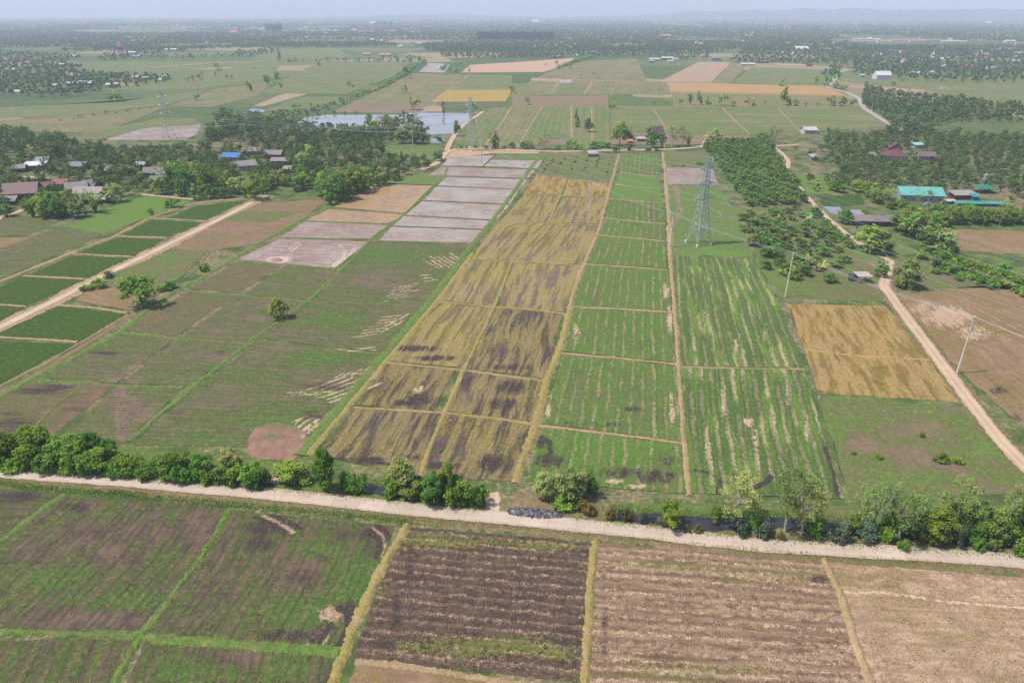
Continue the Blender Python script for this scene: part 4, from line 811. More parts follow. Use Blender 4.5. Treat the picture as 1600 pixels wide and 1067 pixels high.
class Mass:
    """many small trees in one mesh (a far wood)"""
    def __init__(s, seed): s.g = np.random.RandomState(seed); s.V = []; s.Q = []; s.T = []; s.n = 0
    def add(s, P, h, cardn, wide=.42):
        P = np.asarray(P, float).reshape(-1, 2); n = len(P)
        if n == 0: return
        h = np.broadcast_to(h, (n,)) * s.g.uniform(.65, 1.25, n); C = np.repeat(np.c_[P, h * .55], cardn, 0); hh = np.repeat(h, cardn)
        d = unit(s.g.randn(n * cardn, 3)); nc = max(2, cardn // 7); ci = np.repeat(np.arange(n), cardn) * nc + s.g.randint(0, nc, n * cardn)
        cl = unit(s.g.randn(n * nc, 3)) * s.g.uniform(.3, .78, (n * nc, 1)); ct = s.g.rand(n * nc)
        C = C + (cl[ci] + d * s.g.uniform(.15, .42, (n * cardn, 1))) * hh[:, None] * np.array([wide, wide, .45]); sz = hh * (1.5 / math.sqrt(cardn)) * s.g.uniform(.7, 1.3, n * cardn)
        tt = np.clip(np.repeat(s.g.rand(n), cardn) * .6 + ct[ci] * .2 + s.g.rand(n * cardn) * .2, 0, 1)
        V, q, t = cards(C, d + s.g.randn(n * cardn, 3) * .45 + np.array([0, 0, .7]), sz, s.g, .75, tt)
        V[:, 2] = np.maximum(V[:, 2], .05); s.V.append(V); s.Q.append(q + s.n); s.T.append(t); s.n += len(V)
    def build(s, name, mat, label):
        V = np.concatenate(s.V); o = obj(name, mk(name, V, np.concatenate(s.Q), mat, [('tint', 'FLOAT', np.concatenate(s.T))]))
        return tag(o, label, 'woodland', kind='stuff')
# ---------------------------------------------------------------- planting
HEDGE = 'bushes and trees along the concrete road'
# bushes and trees between the road and the fields, from the left: kind, foot x, foot y, top y, width px, label
for k, px, yb, yt, wp, lb in [
 ('broad', -45, 726, 672, 90, 'green hedge tree cut by the left picture edge beside the road'),
 ('bright', 18, 729, 674, 62, 'yellow green hedge tree at the left end of the road'),
 ('bright', 62, 731, 672, 64, 'bright yellow green tree, tallest of the left hedge'),
 ('broad', 105, 737, 686, 60, 'mid green hedge tree right of the bright yellow green one'),
 ('bright', 148, 730, 676, 44, 'slim bright hedge tree with a tall pointed top by the wheel ruts'),
 ('broad', 130, 741, 690, 46, 'rounded hedge bush leaning over the road edge'),
 ('dark', 172, 728, 682, 36, 'dark hedge tree where the grassy bund meets the hedge'),
 ('broad', 165, 743, 700, 48, 'low green hedge bush in front of the dark hedge tree'),
 ('broad', 205, 745, 702, 48, 'feathery green hedge bush, darker than its left neighbour'),
 ('dark', 243, 748, 706, 50, 'dense dark green hedge bush near the middle of the left hedge'),
 ('broad', 285, 751, 702, 46, 'rounded green hedge tree before the muddy strip'),
 ('broad', 318, 754, 707, 44, 'leafy hedge bush overhung by creepers'),
 ('dark', 355, 757, 716, 48, 'dusty grey green bush before the gap in the hedge'),
 ('pale', 365, 742, 700, 34, 'pale green sapling behind the dusty grey bush'),
 ('broad', 398, 762, 722, 46, 'last hedge bush left of the bare sandy gap'),
 ('broad', 458, 762, 722, 56, 'low green bush just right of the bare sandy gap'),
 ('bright', 510, 772, 702, 38, 'bright green upright tree standing alone over the road edge'),
 ('bush', 545, 768, 740, 34, 'small green bush right of the upright bright tree'),
 ('bush', 563, 774, 742, 28, 'small bush beside the dark ditch water'),
 ('pale', 627, 768, 720, 52, 'pale round crowned tree on the ditch bank'),
 ('bush', 610, 778, 752, 34, 'green bush at the foot of the pale round tree'),
 ('dark', 640, 780, 748, 44, 'dark tangled bush on the ditch bank'),
 ('broad', 700, 782, 724, 34, 'thin topped tree behind the dark roadside thicket'),
 ('dark', 680, 790, 744, 56, 'dark green thicket bush beside the road'),
 ('bush', 715, 794, 750, 56, 'glossy green bush in the middle of the roadside thicket'),
 ('bush', 745, 795, 758, 40, 'bright bush ending the roadside thicket by the gate track'),
 ('pale', 852, 785, 740, 36, 'pale leafy tree on the left of the pair by the ash heap'),
 ('pale', 888, 788, 732, 56, 'larger pale leafy tree of the pair by the ash heap'),
 ('dark', 920, 776, 740, 30, 'dark tree half hidden behind the larger pale tree'),
 ('bush', 885, 797, 770, 46, 'dark green bush under the pale trees'),
 ('rust', 915, 806, 784, 34, 'rust brown bush beside the ash heap'),
 ('rust', 955, 813, 792, 22, 'dry brown bush at the road edge'),
 ('rust', 978, 816, 796, 18, 'yellowish dry bush by the ditch water'),
 ('euc', 1000, 818, 786, 26, 'thin twiggy tree reaching over the ditch'),
 ('broad', 1045, 829, 782, 42, 'rounded green tree alone between ditch and road'),
 ('rust', 1073, 833, 820, 13, 'small yellow bush, left of the two at the road edge'),
 ('rust', 1090, 834, 820, 14, 'small yellow bush, right of the two at the road edge'),
 ('euc', 1150, 834, 742, 74, 'airy grey green eucalyptus with a broad crown over the ditch'),
 ('bush', 1122, 818, 792, 30, 'olive bush under the broad eucalyptus'),
 ('blue', 1150, 838, 806, 34, 'blue green shrub at the foot of the broad eucalyptus'),
 ('blue', 1192, 842, 812, 30, 'blue green shrub between the two large eucalyptuses'),
 ('euc', 1226, 842, 730, 64, 'tall eucalyptus with a pale upright trunk'),
 ('euc', 1252, 846, 745, 60, 'leaning eucalyptus with bare pale branches'),
 ('rust', 1220, 845, 832, 14, 'small yellow green bush under the tall eucalyptus'),
 ('blue', 1308, 849, 814, 36, 'round blue grey shrub standing alone at the road edge'),
 ('blue', 1350, 848, 812, 34, 'blue grey shrub under the forked eucalyptus'),
 ('euc', 1352, 832, 762, 56, 'forked eucalyptus with thin white stems'),
 ('euc', 1364, 844, 758, 44, 'eucalyptus with a long pale leaning trunk'),
 ('euc', 1405, 852, 772, 60, 'grey green eucalyptus with drooping lower leaves'),
 ('bush', 1385, 850, 822, 26, 'yellow green bush at the foot of the leaning trunk'),
 ('bright', 1460, 857, 796, 44, 'bright leafy tree leaning over the road at the right'),
 ('blue', 1490, 855, 822, 30, 'blue green shrub beside the bright leafy tree'),
 ('euc', 1492, 836, 750, 70, 'large spreading eucalyptus behind the bright leafy tree'),
 ('dark', 1530, 846, 792, 56, 'dark thicket tree in the shade of the eucalyptuses'),
 ('bush', 1540, 858, 828, 36, 'green bush low in the right thicket'),
 ('blue', 1547, 861, 842, 14, 'small blue grey shrub at the road edge'),
 ('euc', 1568, 846, 756, 46, 'slim eucalyptus with a forked white stem'),
 ('euc', 1590, 862, 770, 70, 'eucalyptus with a crooked pale trunk by the right picture edge'),
 ('bush', 1590, 866, 836, 44, 'low green bush by the right end of the road'),
 ('euc', 1660, 866, 760, 80, 'eucalyptus just beyond the right picture edge'),
 ]:
    if px < 480 and px not in (18, 62, 148): yt += rt.uniform(0, 13)
    tree(k, px, yb, yt, lb, HEDGE, wp)
for px in range(-30, 420, 21):
    y0_ = 733 + (px + 30) * .07; tree('bush', px + rt.uniform(-5, 5), y0_ + rt.uniform(-3, 3), y0_ - rt.uniform(22, 34), 'low tangled bush filling the left hedge along the road', 'low bushes of the left hedge', rt.uniform(28, 40))
# lone trees and shrubs in the fields
for k, px, yb, yt, wp, lb in [
 ('broad', 435, 503, 466, 34, 'single round tree on the bund in the middle of the green field'),
 ('broad', 222, 486, 430, 58, 'large green tree at the corner of the brown plot'),
 ('dark', 170, 436, 423, 18, 'small dark bush touching the concrete path'),
 ('bush', 154, 453, 435, 26, 'light green shrub with a dark shadow on the brown plot'),
 ('bush', 137, 456, 444, 22, 'low dark bush on the edge of the concrete path'),
 ('bush', 265, 455, 438, 26, 'thin bush beside the large green corner tree'),
 ('bush', 250, 458, 446, 14, 'small bush between the corner tree and the green bund'),
 ('bush', 320, 426, 412, 16, 'small tree on the long green bund'),
 ('bush', 235, 338, 324, 10, 'thin sapling at the corner of the small paddies'),
 ('bush', 272, 327, 309, 24, 'loose bush between the light and dark paddies'),
 ('bush', 310, 314, 304, 20, 'dry bush at the far edge of the small paddy'),
 ('bush', 1440, 684, 675, 9, 'small green bush in the rough field by the dirt road'),
 ('bush', 1372, 718, 710, 16, 'low green shrub in the rough field'),
 ('bush', 1470, 724, 709, 24, 'larger of two shrubs in the rough field'),
 ('bush', 1495, 726, 714, 18, 'smaller of two shrubs in the rough field'),
 ('bush', 1333, 711, 704, 9, 'dark little shrub near the stripes of the green field'),
 ('broad', 1355, 398, 352, 52, 'big leafy tree over the shed by the narrow path'),
 ('dark', 1376, 402, 362, 40, 'dark tree right of the big leafy one'),
 ('dark', 1375, 436, 408, 22, 'small dark tree above the dirt road bend'),
 ('dark', 1415, 456, 404, 48, 'dense dark tree beside the dirt road bend'),
 ('dark', 1297, 444, 426, 24, 'round dark bush alone left of the shelter'),
 ('dark', 1467, 424, 392, 36, 'round dark tree on the shrubby slope'),
 ('pale', 1468, 402, 356, 46, 'pale green tree above the shrubby slope'),
 ('broad', 1435, 378, 330, 60, 'tall leafy tree by the animal sheds'),
 ('pale', 1420, 362, 324, 44, 'pale tree behind the animal sheds'),
 ('dark', 1450, 398, 356, 40, 'dark tree between the tall leafy tree and the bare pinkish plot'),
 ('broad', 1405, 366, 334, 32, 'leafy tree close beside the grey brown animal shed'),
 ('pale', 1478, 392, 362, 30, 'pale tree at the corner of the bare pinkish plot'),
 ('bush', 1440, 408, 390, 26, 'bush on the slope above the dirt road bend'),
 ('dark', 1318, 352, 326, 28, 'dark tree beside the fish pond'),
 ('dark', 1275, 336, 322, 18, 'dark tree by the green net at the narrow path'),
 ('broad', 1348, 340, 326, 20, 'small tree behind the rusty shed roof'),
 ('bush', 1094, 259, 252, 18, 'round bush left of the pylon top'),
 ('bush', 1053, 261, 258, 5, 'tiny dark bush on the back grass plot'),
 ('bush', 1067, 261, 257, 6, 'tiny green bush on the back grass plot'),
 ]:
    tree(k, px, yb, yt, lb, None, wp)
# dense orchard: rows of round dark trees
ORCH = [(1112, 250), (1104, 232), (1128, 224), (1200, 222), (1222, 262), (1262, 318), (1170, 326), (1142, 298)]
o0 = G(1140, 298); ax = unit(G(1108, 250) - G(1142, 298)); ay = np.array([-ax[1], ax[0]]); pts = []
for i in range(-30, 60):
    for j in range(-40, 40): pts.append(o0 + ax * i * 5.6 + ay * j * 5.6 + rp.uniform(-.7, .7, 2))
pts = np.array(pts); pts = pts[inside(pts, [tuple(G(*p)) for p in ORCH])]
for p in pts[np.argsort(pts[:, 1])][:290]:
    plant('fruit', p, rt.uniform(4.2, 5.4), 'round dark green fruit tree in the dense orchard beyond the pylon', 'fruit trees of the dense orchard', 1.12)
# loose orchard below it
LO = [(1172, 336), (1262, 326), (1340, 385), (1345, 410), (1300, 420), (1265, 436), (1195, 412)]
n_l = 0
for i in range(-20, 30):
    for j in range(-20, 30):
        p = o0 + ax * i * 6.6 + ay * j * 6.6 + rp.uniform(-1.0, 1.0, 2)
        if not inside(p[None], [tuple(G(*q)) for q in LO])[0] or rt.random() < .2: continue
        if any((p[0] - q[0]) ** 2 + (p[1] - q[1]) ** 2 < 16 for q in PLANTED): continue
        if rt.random() < .9: plant('fruit', p, rt.uniform(2.6, 4.1), 'rounded young fruit tree with grass around it in the open orchard', 'fruit trees of the open orchard', 1.45)
        else: plant('banana', p, rt.uniform(2.2, 3.0), 'yellow green banana plant among the young fruit trees', 'banana plants of the open orchard', 1.3)
for px, y in [(1262, 408), (1270, 415), (1275, 424), (1280, 414), (1250, 418), (1222, 430), (1228, 422), (1284, 420), (1240, 426)]:
    plant('banana', G(px, y), rt.uniform(2.6, 3.4), 'yellow green banana plant in the clump below the open orchard', 'banana clump below the open orchard', 1.4)
for px, y in [(1172, 338), (1166, 362), (1178, 384), (1196, 402), (1160, 345), (1182, 352), (1190, 372), (1210, 392), (1205, 380), (1240, 436), (1256, 430), (1196, 420)]:
    plant('fruit', G(px, y), rt.uniform(3.4, 4.6), 'dark fruit tree at the edge of the striped field', 'fruit trees edging the striped field', 1.3)
# young trees planted in rows on the grassy plot
for i in range(9):
    for j in range(6):
        u, v = (j + .5) / 6, (i + .5) / 9; a = G(840, 270) * (1 - u) + G(955, 283) * u; b = G(860, 243) * (1 - u) + G(964, 245) * u; p = a * (1 - v) + b * v + rp.uniform(-1, 1, 2)
        if rt.random() < .6: plant('weed', p, rt.uniform(.8, 1.7), 'young sapling planted in rows below the back road', 'saplings below the back road', .8)
# shrubs on the slope below the cables
for p in scatter([(1480, 398), (1500, 405), (1700, 470), (1700, 500), (1560, 455), (1470, 432), (1455, 425)], 4.6, 3):
    plant(rt.choice(['bush', 'bush', 'bush', 'dark', 'bush', 'bush']), p, rt.uniform(1.6, 4.4), 'shrub on the green slope below the power cables', 'shrubs on the slope below the cables', 1.2)
# trees along the back road
for k, px, yb, yt, wp, lb in [
 ('bush', 822, 234, 220, 24, 'dark bush at the back road by the straw bund'), ('euc', 850, 236, 205, 22, 'tall thin tree beside the back road, left group'), ('euc', 843, 236, 212, 14, 'slim tree left of the tall thin tree on the back road'),
 ('bush', 893, 234, 217, 18, 'bush by the back road under the wires'), ('dark', 775, 234, 205, 10, 'very slim dark tree right of the pylon by the pond'), ('bush', 799, 233, 222, 12, 'round bush at the back road near the pylon'), ('euc', 770, 234, 204, 14, 'sparse tree right of the pylon by the pond'),
 ('broad', 968, 230, 188, 26, 'tall leafy tree left of the small dark house'), ('bright', 963, 240, 229, 14, 'bright round bush on the road below the small dark house'), ('palm', 985, 215, 195, 12, 'palm behind the small dark house'), ('palm', 1010, 222, 197, 14, 'palm between the two back road houses'),
 ('broad', 1018, 234, 205, 24, 'round tree in front of the purple roof'), ('broad', 1034, 232, 208, 14, 'slim tree right of the purple roof'), ('euc', 1050, 232, 194, 26, 'broad pale tree of the grove right of the purple roof'), ('euc', 1065, 232, 196, 24, 'pale tree at the right of the grove'), ('bamboo', 1075, 231, 204, 14, 'greener bamboo ending the grove'), ('rust', 982, 237, 222, 14, 'leafless grey shrub on the road below the small dark house'),
 ('pale', 1115, 228, 202, 30, 'pale tree by the white shrine'), ('bush', 930, 234, 220, 26, 'wide bush beside the round pavilion'), ('bush', 945, 233, 222, 22, 'bush right of the round pavilion'), ('bush', 905, 236, 226, 20, 'low bush left of the round pavilion'), ('banana', 914, 238, 228, 14, 'banana plant left of the round pavilion'), ('bush', 872, 235, 226, 14, 'brown tinged bush on the back road'),
 ('dark', 1190, 222, 206, 28, 'dark tree at the far corner of the orchard'), ('euc', 1208, 226, 196, 22, 'tall feathery tree at the narrow path turn'), ('palm', 1239, 250, 226, 18, 'palm beside the narrow path'), ('broad', 714, 214, 188, 12, 'slim tree on the pond bank'), ('dark', 693, 178, 158, 7, 'dark thin tree on the far pond bank'), ('broad', 645, 174, 150, 22, 'large round tree beyond the pond'), ('dark', 741, 172, 160, 13, 'dark tree just behind the pylon by the pond'),
 ('dark', 684, 254, 236, 18, 'dark bush by the sandy road corner')]:
    tree(k, px, yb, yt, lb, None, wp)
# lone trees far out in the fields
FT = '632 148 132 9|545 137 125 8|552 137 126 8|580 136 126 9|593 139 128 9|535 164 149 14|490 175 159 20|465 173 162 18|512 173 165 12|417 135 115 16|432 134 111 18|437 139 127 10|635 125 102 18|622 122 112 10|612 130 118 14|497 105 96 10|437 97 80 9|453 98 82 6|462 97 88 8|512 98 88 8|540 99 90 8|560 98 88 9|585 98 90 7|600 97 86 12|620 96 84 10|640 98 88 14|655 100 86 10|663 104 90 12|824 165 149 12|956 170 149 9|898 193 172 7|902 200 189 10|920 208 184 16|852 103 96 6|870 103 94 7|890 109 97 5|800 146 134 9|713 114 107 7|733 114 104 6|1022 164 158 4|1042 164 156 7|1063 165 153 11|1077 165 144 10|1089 165 144 16|1107 165 147 14|1127 167 146 22|1145 167 158 12|1167 162 147 10|1178 167 152 14|1195 164 156 7|1220 167 139 30|1243 167 155 14|1258 167 159 7|1277 167 160 7|1298 167 150 18|1315 168 151 16|1330 168 155 12|1222 136 123 18|1275 133 117 9|1288 136 126 8|1297 136 100 12|1313 141 131 12|1320 143 133 10|180 160 140 22|172 160 146 14|190 160 147 14|307 158 142 13|302 127 117 12|312 126 115 11|292 128 120 10|355 124 115 7|363 125 116 7|340 112 98 10|346 111 100 6|388 144 125 16|397 109 105 6|283 105 98 5|300 93 82 10|316 118 112 5|338 120 112 4|1362 112 100 8|1347 118 104 9|1345 116 108 6|1395 135 127 12|1305 140 128 10|1040 162 158 5|1410 128 120 9|928 117 113 7|908 122 117 5|935 122 118 5'
for q in FT.split('|'):
    px, yb, yt, wp = map(float, q.split()); big = wp > 13
    tree(rt.choice(['broad', 'dark', 'bush', 'bush', 'bush']), px, yb, yt, 'lone %s tree far out among the green fields' % ('broad leafy' if big else 'small dark'), 'lone trees in the far fields', wp)
def hedge(pts, spacing, h, label, group, kinds=('bush', 'broad'), seed=1):
    Q, s = smooth_line(G([p[0] for p in pts], [p[1] for p in pts]), spacing); g = np.random.RandomState(seed)
    for p in Q: plant(kinds[g.randint(len(kinds))], p + g.uniform(-1.5, 1.5, 2), h * g.uniform(.6, 1.3), label, group, 1.25)
hedge([(500, 172), (530, 160), (560, 150), (590, 142), (612, 130), (635, 118), (650, 104), (662, 96)], 9, 4.5, 'bush in the hedge row running up beside the far brown field', 'far hedge row', seed=2)
hedge([(95, 190), (115, 186), (150, 181), (180, 177), (205, 173), (235, 170)], 12, 3.5, 'low shrub in the dashed row across the left fields', 'shrub row in the left fields', seed=3)
hedge([(720, 113), (690, 110), (700, 101), (740, 98), (800, 97)], 14, 5, 'shrub on the rim of the sandy ground', 'shrubs around the sandy ground', seed=4)
hedge([(872, 108), (890, 102), (905, 96), (925, 90)], 10, 6, 'bush in the diagonal row by the sandy ground', 'diagonal bush row', seed=5)
hedge([(715, 232), (740, 231), (768, 233), (800, 233)], 6, 2.6, 'low bush at the field edge behind the pylon', 'bushes behind the pylon', ('bush',), 6)
# ---------------------------------------------------------------- buildings
MC = {}
def roofm(c):
    if ('r', c) not in MC:
        t = NT('roof_sheet'); tc = t.n('ShaderNodeTexCoord').outputs['Object']; su = t.n('ShaderNodeSeparateXYZ'); t.set(su.inputs[0], tc)
        rib = t.rng(t.mth('SINE', t.mth('MULTIPLY', su.outputs[0], 2 * PI / .9)), -1, 1, .86, 1.06); n = t.noise(tc, .8, 4, .65); n2 = t.noise(tc, .18, 2)
        col = t.scale(t.scale(A(*c), rib), t.rng(t.mth('ADD', t.mth('MULTIPLY', n, .6), t.mth('MULTIPLY', n2, .4)), .3, .7, .72, 1.22))
        rust = t.mth('MULTIPLY', t.step(t.mth('ADD', t.mth('MULTIPLY', t.noise(tc, .35, 4, .7), .7), t.mth('MULTIPLY', n, .3)), .5, .62), .55)
        MC[('r', c)] = t.out(t.mix(rust, col, A(126, 96, 80)), .6, .25)
    return MC[('r', c)]
def wallm(c):
    if ('w', c) not in MC:
        t = NT('wall_paint'); tc = t.n('ShaderNodeTexCoord').outputs['Object']; n = t.noise(tc, 1.2, 4, .6)
        MC[('w', c)] = t.out(t.scale(A(*c), t.rng(n, .3, .7, .78, 1.15)), .85, .2)
    return MC[('w', c)]
WOODM = plain('old_wood', A(96, 76, 62), .85, .35, 3); GLASS = plain('dark_glass', A(48, 54, 60), .15, .1, 1, 0, .5); DOORM = plain('door_wood', A(104, 78, 60), .6, .2); POSTM = plain('post_concrete', A(170, 160, 150), .8, .2); STEEL = plain('galvanised_steel', A(186, 200, 198), .5, .12, 4, .1, .4)
KEEP = []
def house(px, py, wpx, dm, hw, rise, roof, wall, label, style='gable', yaw=0.0, posts=False, name='house', cat='house', group=None, near=True, ov=.7):
    c = G(px, py); wm = wpx * mpp(px, py); x0, y0 = -wm / 2, -dm / 2
    o = empty(name, (c[0], c[1], 0), yaw); tag(o, label, cat, group); KEEP.append((c[0], c[1], .5 * math.hypot(wm, dm) + (2.2 if near else 0)))
    [KEEP.append((c[0] * k_, c[1] * k_, wm * .34 + 1.5)) for k_ in (.982, .965) if near]
    mb = MB()
    if posts:
        for sx in (-1, 1):
            for sy in (-1, 1): MB().box((sx * (wm / 2 - .3), sy * (dm / 2 - .3), hw / 2), (.25, .25, hw)).build('post', POSTM, o)
    else:
        if style in ('gable',):
            mb.poly([(x0, y0, 0), (-x0, y0, 0), (-x0, -y0, 0), (x0, -y0, 0), (x0, y0, hw), (-x0, y0, hw), (-x0, -y0, hw), (x0, -y0, hw), (x0, 0, hw + rise), (-x0, 0, hw + rise)],
                    [(0, 1, 5, 4), (2, 3, 7, 6), (1, 2, 6, 9, 5), (3, 0, 4, 8, 7)])
        elif style == 'shed':
            mb.poly([(x0, y0, 0), (-x0, y0, 0), (-x0, -y0, 0), (x0, -y0, 0), (x0, y0, hw), (-x0, y0, hw), (-x0, -y0, hw + rise), (x0, -y0, hw + rise)], [(0, 1, 5, 4), (2, 3, 7, 6), (1, 2, 6, 5), (3, 0, 4, 7)])
        else: mb.box((0, 0, hw / 2), (wm, dm, hw))
        mb.build('wall', wallm(wall), o)
    X = wm / 2 + ov; Yv = dm / 2 + ov; t = .16; rb = MB(); k = rise / (dm / 2) if dm else 0; drop = ov * k
    if style == 'gable':
        sec = [(-Yv, hw - drop + .03), (0, hw + rise + .03), (Yv, hw - drop + .03), (Yv, hw - drop + .03 + t), (0, hw + rise + .03 + t * 1.3), (-Yv, hw - drop + .03 + t)]
    elif style == 'shed':
        k2 = rise / dm; sec = [(-Yv, hw - ov * k2 + .03), (Yv, hw + rise + ov * k2 + .03), (Yv, hw + rise + ov * k2 + .03 + t), (-Yv, hw - ov * k2 + .03 + t)]
    elif style == 'arch':
        a = [(-Yv * math.cos(PI * i / 12), hw + .03 + rise * math.sin(PI * i / 12)) for i in range(13)]; sec = a + [(y * 1.02, z + t) for y, z in a[::-1]]
    elif style == 'flat': sec = [(-Yv, hw + .03), (Yv, hw + .03), (Yv, hw + .03 + t), (-Yv, hw + .03 + t)]
    if style == 'hip':
        rl = max(.3, X - Yv * .9); P = [(-X, -Yv, hw + .02), (X, -Yv, hw + .02), (X, Yv, hw + .02), (-X, Yv, hw + .02), (-rl, 0, hw + rise), (rl, 0, hw + rise), (-X, -Yv, hw + .18), (X, -Yv, hw + .18), (X, Yv, hw + .18), (-X, Yv, hw + .18)]
        rb.poly(P, [(3, 2, 1, 0), (0, 1, 7, 6), (1, 2, 8, 7), (2, 3, 9, 8), (3, 0, 6, 9), (6, 7, 5, 4), (8, 9, 4, 5), (7, 8, 5), (9, 6, 4)])
    else:
        n = len(sec); P = [(-X, y, z) for y, z in sec] + [(X, y, z) for y, z in sec]
        fs = [tuple(range(n))[::-1], tuple(range(n, 2 * n))] + [(i, (i + 1) % n, n + (i + 1) % n, n + i) for i in range(n)]
        if style == 'gable': fs = [(0, 5, 4, 1), (1, 4, 3, 2), (6, 7, 10, 11), (7, 8, 9, 10)] + fs[2:]
        if style == 'arch': fs = [(i, i + 1, 24 - i, 25 - i) for i in range(12)] + [(26 + i, 26 + 25 - i, 26 + 24 - i, 26 + i + 1) for i in range(12)] + [(i, (i + 1) % 26, 26 + (i + 1) % 26, 26 + i) for i in range(26)]
        rb.poly(P, fs)
    rb.build('roof', roofm(roof), o)
    if near and not posts and wm > 3:
        MB().box((wm * .08, y0 - .03, 1.0), (.95, .1, 2.0)).build('door', DOORM, o)
        nw = max(1, int(wm / 4)); hz = min(1.5, hw * .6)
        for i in range(nw):
            xx = -wm / 2 + wm * (i + .5) / nw
            if abs(xx - wm * .08) < 1.2: continue
            f = MB().box((xx, y0 - .03, hz), (1.3, .09, 1.1)).build('window', wallm((210, 206, 198)), o); MB().box((xx, y0 - .08, hz), (1.1, .04, .9)).build('pane', GLASS, f)
    return o
GR = (150, 140, 138)
# village at the left
house(38, 306, 46, 11, 2.8, 4.2, (132, 92, 92), (96, 74, 66), 'large house with a faded maroon gabled roof at the left picture edge', yaw=.25)
house(17, 318, 24, 7, 2.3, 1.6, (140, 134, 130), (88, 76, 70), 'grey thatch roofed hut below the maroon roofed house', yaw=.1)
house(66, 297, 20, 5, 2.3, 1.0, (124, 84, 82), (80, 66, 60), 'low dark lean-to joined to the right of the maroon roofed house', 'shed')
house(98, 292, 19, 6, 2.6, 1.8, (148, 76, 70), (110, 80, 70), 'small house with a brick red roof behind the grey roofs', yaw=.1)
house(122, 300, 28, 9, 2.8, 2.6, (150, 140, 142), (104, 92, 86), 'house with a steep light grey roof left of the long barn', yaw=.5)
house(145, 296, 24, 8, 2.8, 2.2, (108, 108, 92), (92, 84, 76), 'house with a mossy dark grey roof behind the long barn', yaw=-.2)
house(142, 308, 40, 8, 3.2, 2.2, (168, 154, 148), (74, 64, 60), 'long barn with a pale brown grey roof and dark walls standing for its shaded open front', yaw=.05, cat='barn', name='barn')  # solid dark wall colour paints the shade inside the open front
house(138, 317, 36, 6, 2.4, 1.0, (146, 138, 138), (70, 62, 60), 'low grey shed roof in front of the long barn', 'shed', name='shed', cat='shed')
house(160, 316, 18, 4, 2.0, .5, (186, 180, 176), (90, 78, 70), 'small pale tin lean-to at the right end of the barn', 'shed', name='shed', cat='shed')
house(57, 264, 28, 8, 2.8, .9, (232, 236, 240), (150, 140, 130), 'white tin roofed shed among the left trees', 'shed', yaw=.25, name='shed', cat='shed')
house(70, 258, 16, 8, 3.0, 2.2, (150, 146, 152), (110, 84, 76), 'grey gabled house just behind the white tin shed', yaw=.3)
house(33, 268, 16, 7, 2.6, 1.6, (150, 136, 136), (110, 96, 90), 'small weathered grey house left of the white tin shed', yaw=.3)
house(126, 264, 24, 8, 2.6, 1.8, (136, 134, 136), (70, 64, 64), 'grey roofed house beside the tall palms', yaw=0)
house(168, 271, 18, 7, 2.4, 1.4, (130, 122, 122), (90, 76, 70), 'low grey house half hidden right of the palms')
house(222, 262, 14, 6, 2.4, 1.2, (176, 172, 172), (90, 76, 70), 'tiny pale roofed hut in the trees left of the grey twin roofs')
house(243, 275, 27, 8, 3.0, 2.2, (132, 122, 128), (140, 110, 100), 'house with a purplish grey roof and a lower wing', yaw=.15)
house(256, 277, 14, 6, 2.6, 1.4, (138, 130, 132), (120, 80, 76), 'lower wing of grey roof right of the purplish grey house', yaw=.15)
house(250, 286, 22, 7, 2.4, 1.8, (138, 130, 134), (80, 70, 66), 'grey roofed hut in front of the purplish grey house', yaw=.2)
house(365, 250, 27, 9, 2.8, 1.8, (66, 130, 206), (206, 200, 196), 'house with a vivid blue metal roof in the village trees', yaw=-.12)
house(394, 241, 25, 8, 2.8, 1.6, (150, 136, 130), (104, 80, 72), 'brown grey roofed house behind the blue roof', yaw=.2)
house(386, 264, 26, 9, 3.0, 2.2, (156, 148, 150), (214, 216, 220), 'house with a grey roof and white front porch below the blue roof', yaw=.45)
house(368, 261, 8, 5, 2.2, 1.0, (140, 132, 130), (150, 140, 130), 'tiny hut left of the white fronted house')
house(430, 247, 26, 8, 3.2, 2.0, (142, 132, 134), (92, 70, 64), 'brown walled house with a wide grey gable roof, rear of a pair', yaw=-.1)
house(440, 256, 26, 7, 2.6, 1.4, (158, 148, 148), (110, 70, 62), 'lower grey roofed house in front of the brown walled one', yaw=.0)
house(451, 269, 14, 6, 2.4, 1.2, (166, 154, 148), (100, 80, 72), 'little pale grey hut at the front of the village')
# buildings at the right
house(1432, 311, 62, 13, 3.6, 2.8, (116, 196, 182), (170, 186, 194), 'large house with a turquoise metal roof', yaw=-.12)
house(1452, 310, 24, 8, 3.0, 1.8, (116, 196, 182), (150, 150, 156), 'turquoise roofed side wing of the large house', yaw=-.7)
house(1536, 300, 26, 8, 2.6, 1.4, (28, 146, 118), (0, 0, 0), 'open pavilion under a deep green tarpaulin roof', posts=True, style='hip', name='pavilion', cat='pavilion')
house(1503, 310, 34, 6, 2.4, .8, (176, 166, 160), (128, 58, 50), 'long red walled shed with a grey tin roof', 'shed', name='shed', cat='shed')
house(1519, 312, 8, 6, 2.2, .6, (60, 150, 170), (50, 140, 160), 'small teal end room of the red walled shed', 'shed', name='shed', cat='shed')
house(1528, 321, 74, 4, 1.2, .6, (66, 170, 150), (60, 150, 132), 'long low nursery tunnel under turquoise netting', 'arch', name='net_house', cat='net house', yaw=-.06)
house(1482, 318, 12, 3, 1.4, .5, (206, 202, 200), (170, 170, 170), 'small white covered stack below the turquoise house', 'arch', name='shed', cat='shed')
house(1396, 250, 32, 13, 3.4, 3.6, (120, 74, 76), (206, 190, 172), 'cream house with a steep maroon brown roof', yaw=-.25, style='hip')
house(1397, 241, 16, 8, 4.6, 3.2, (122, 72, 74), (160, 120, 104), 'upper gabled part of the maroon brown roof', yaw=1.2)
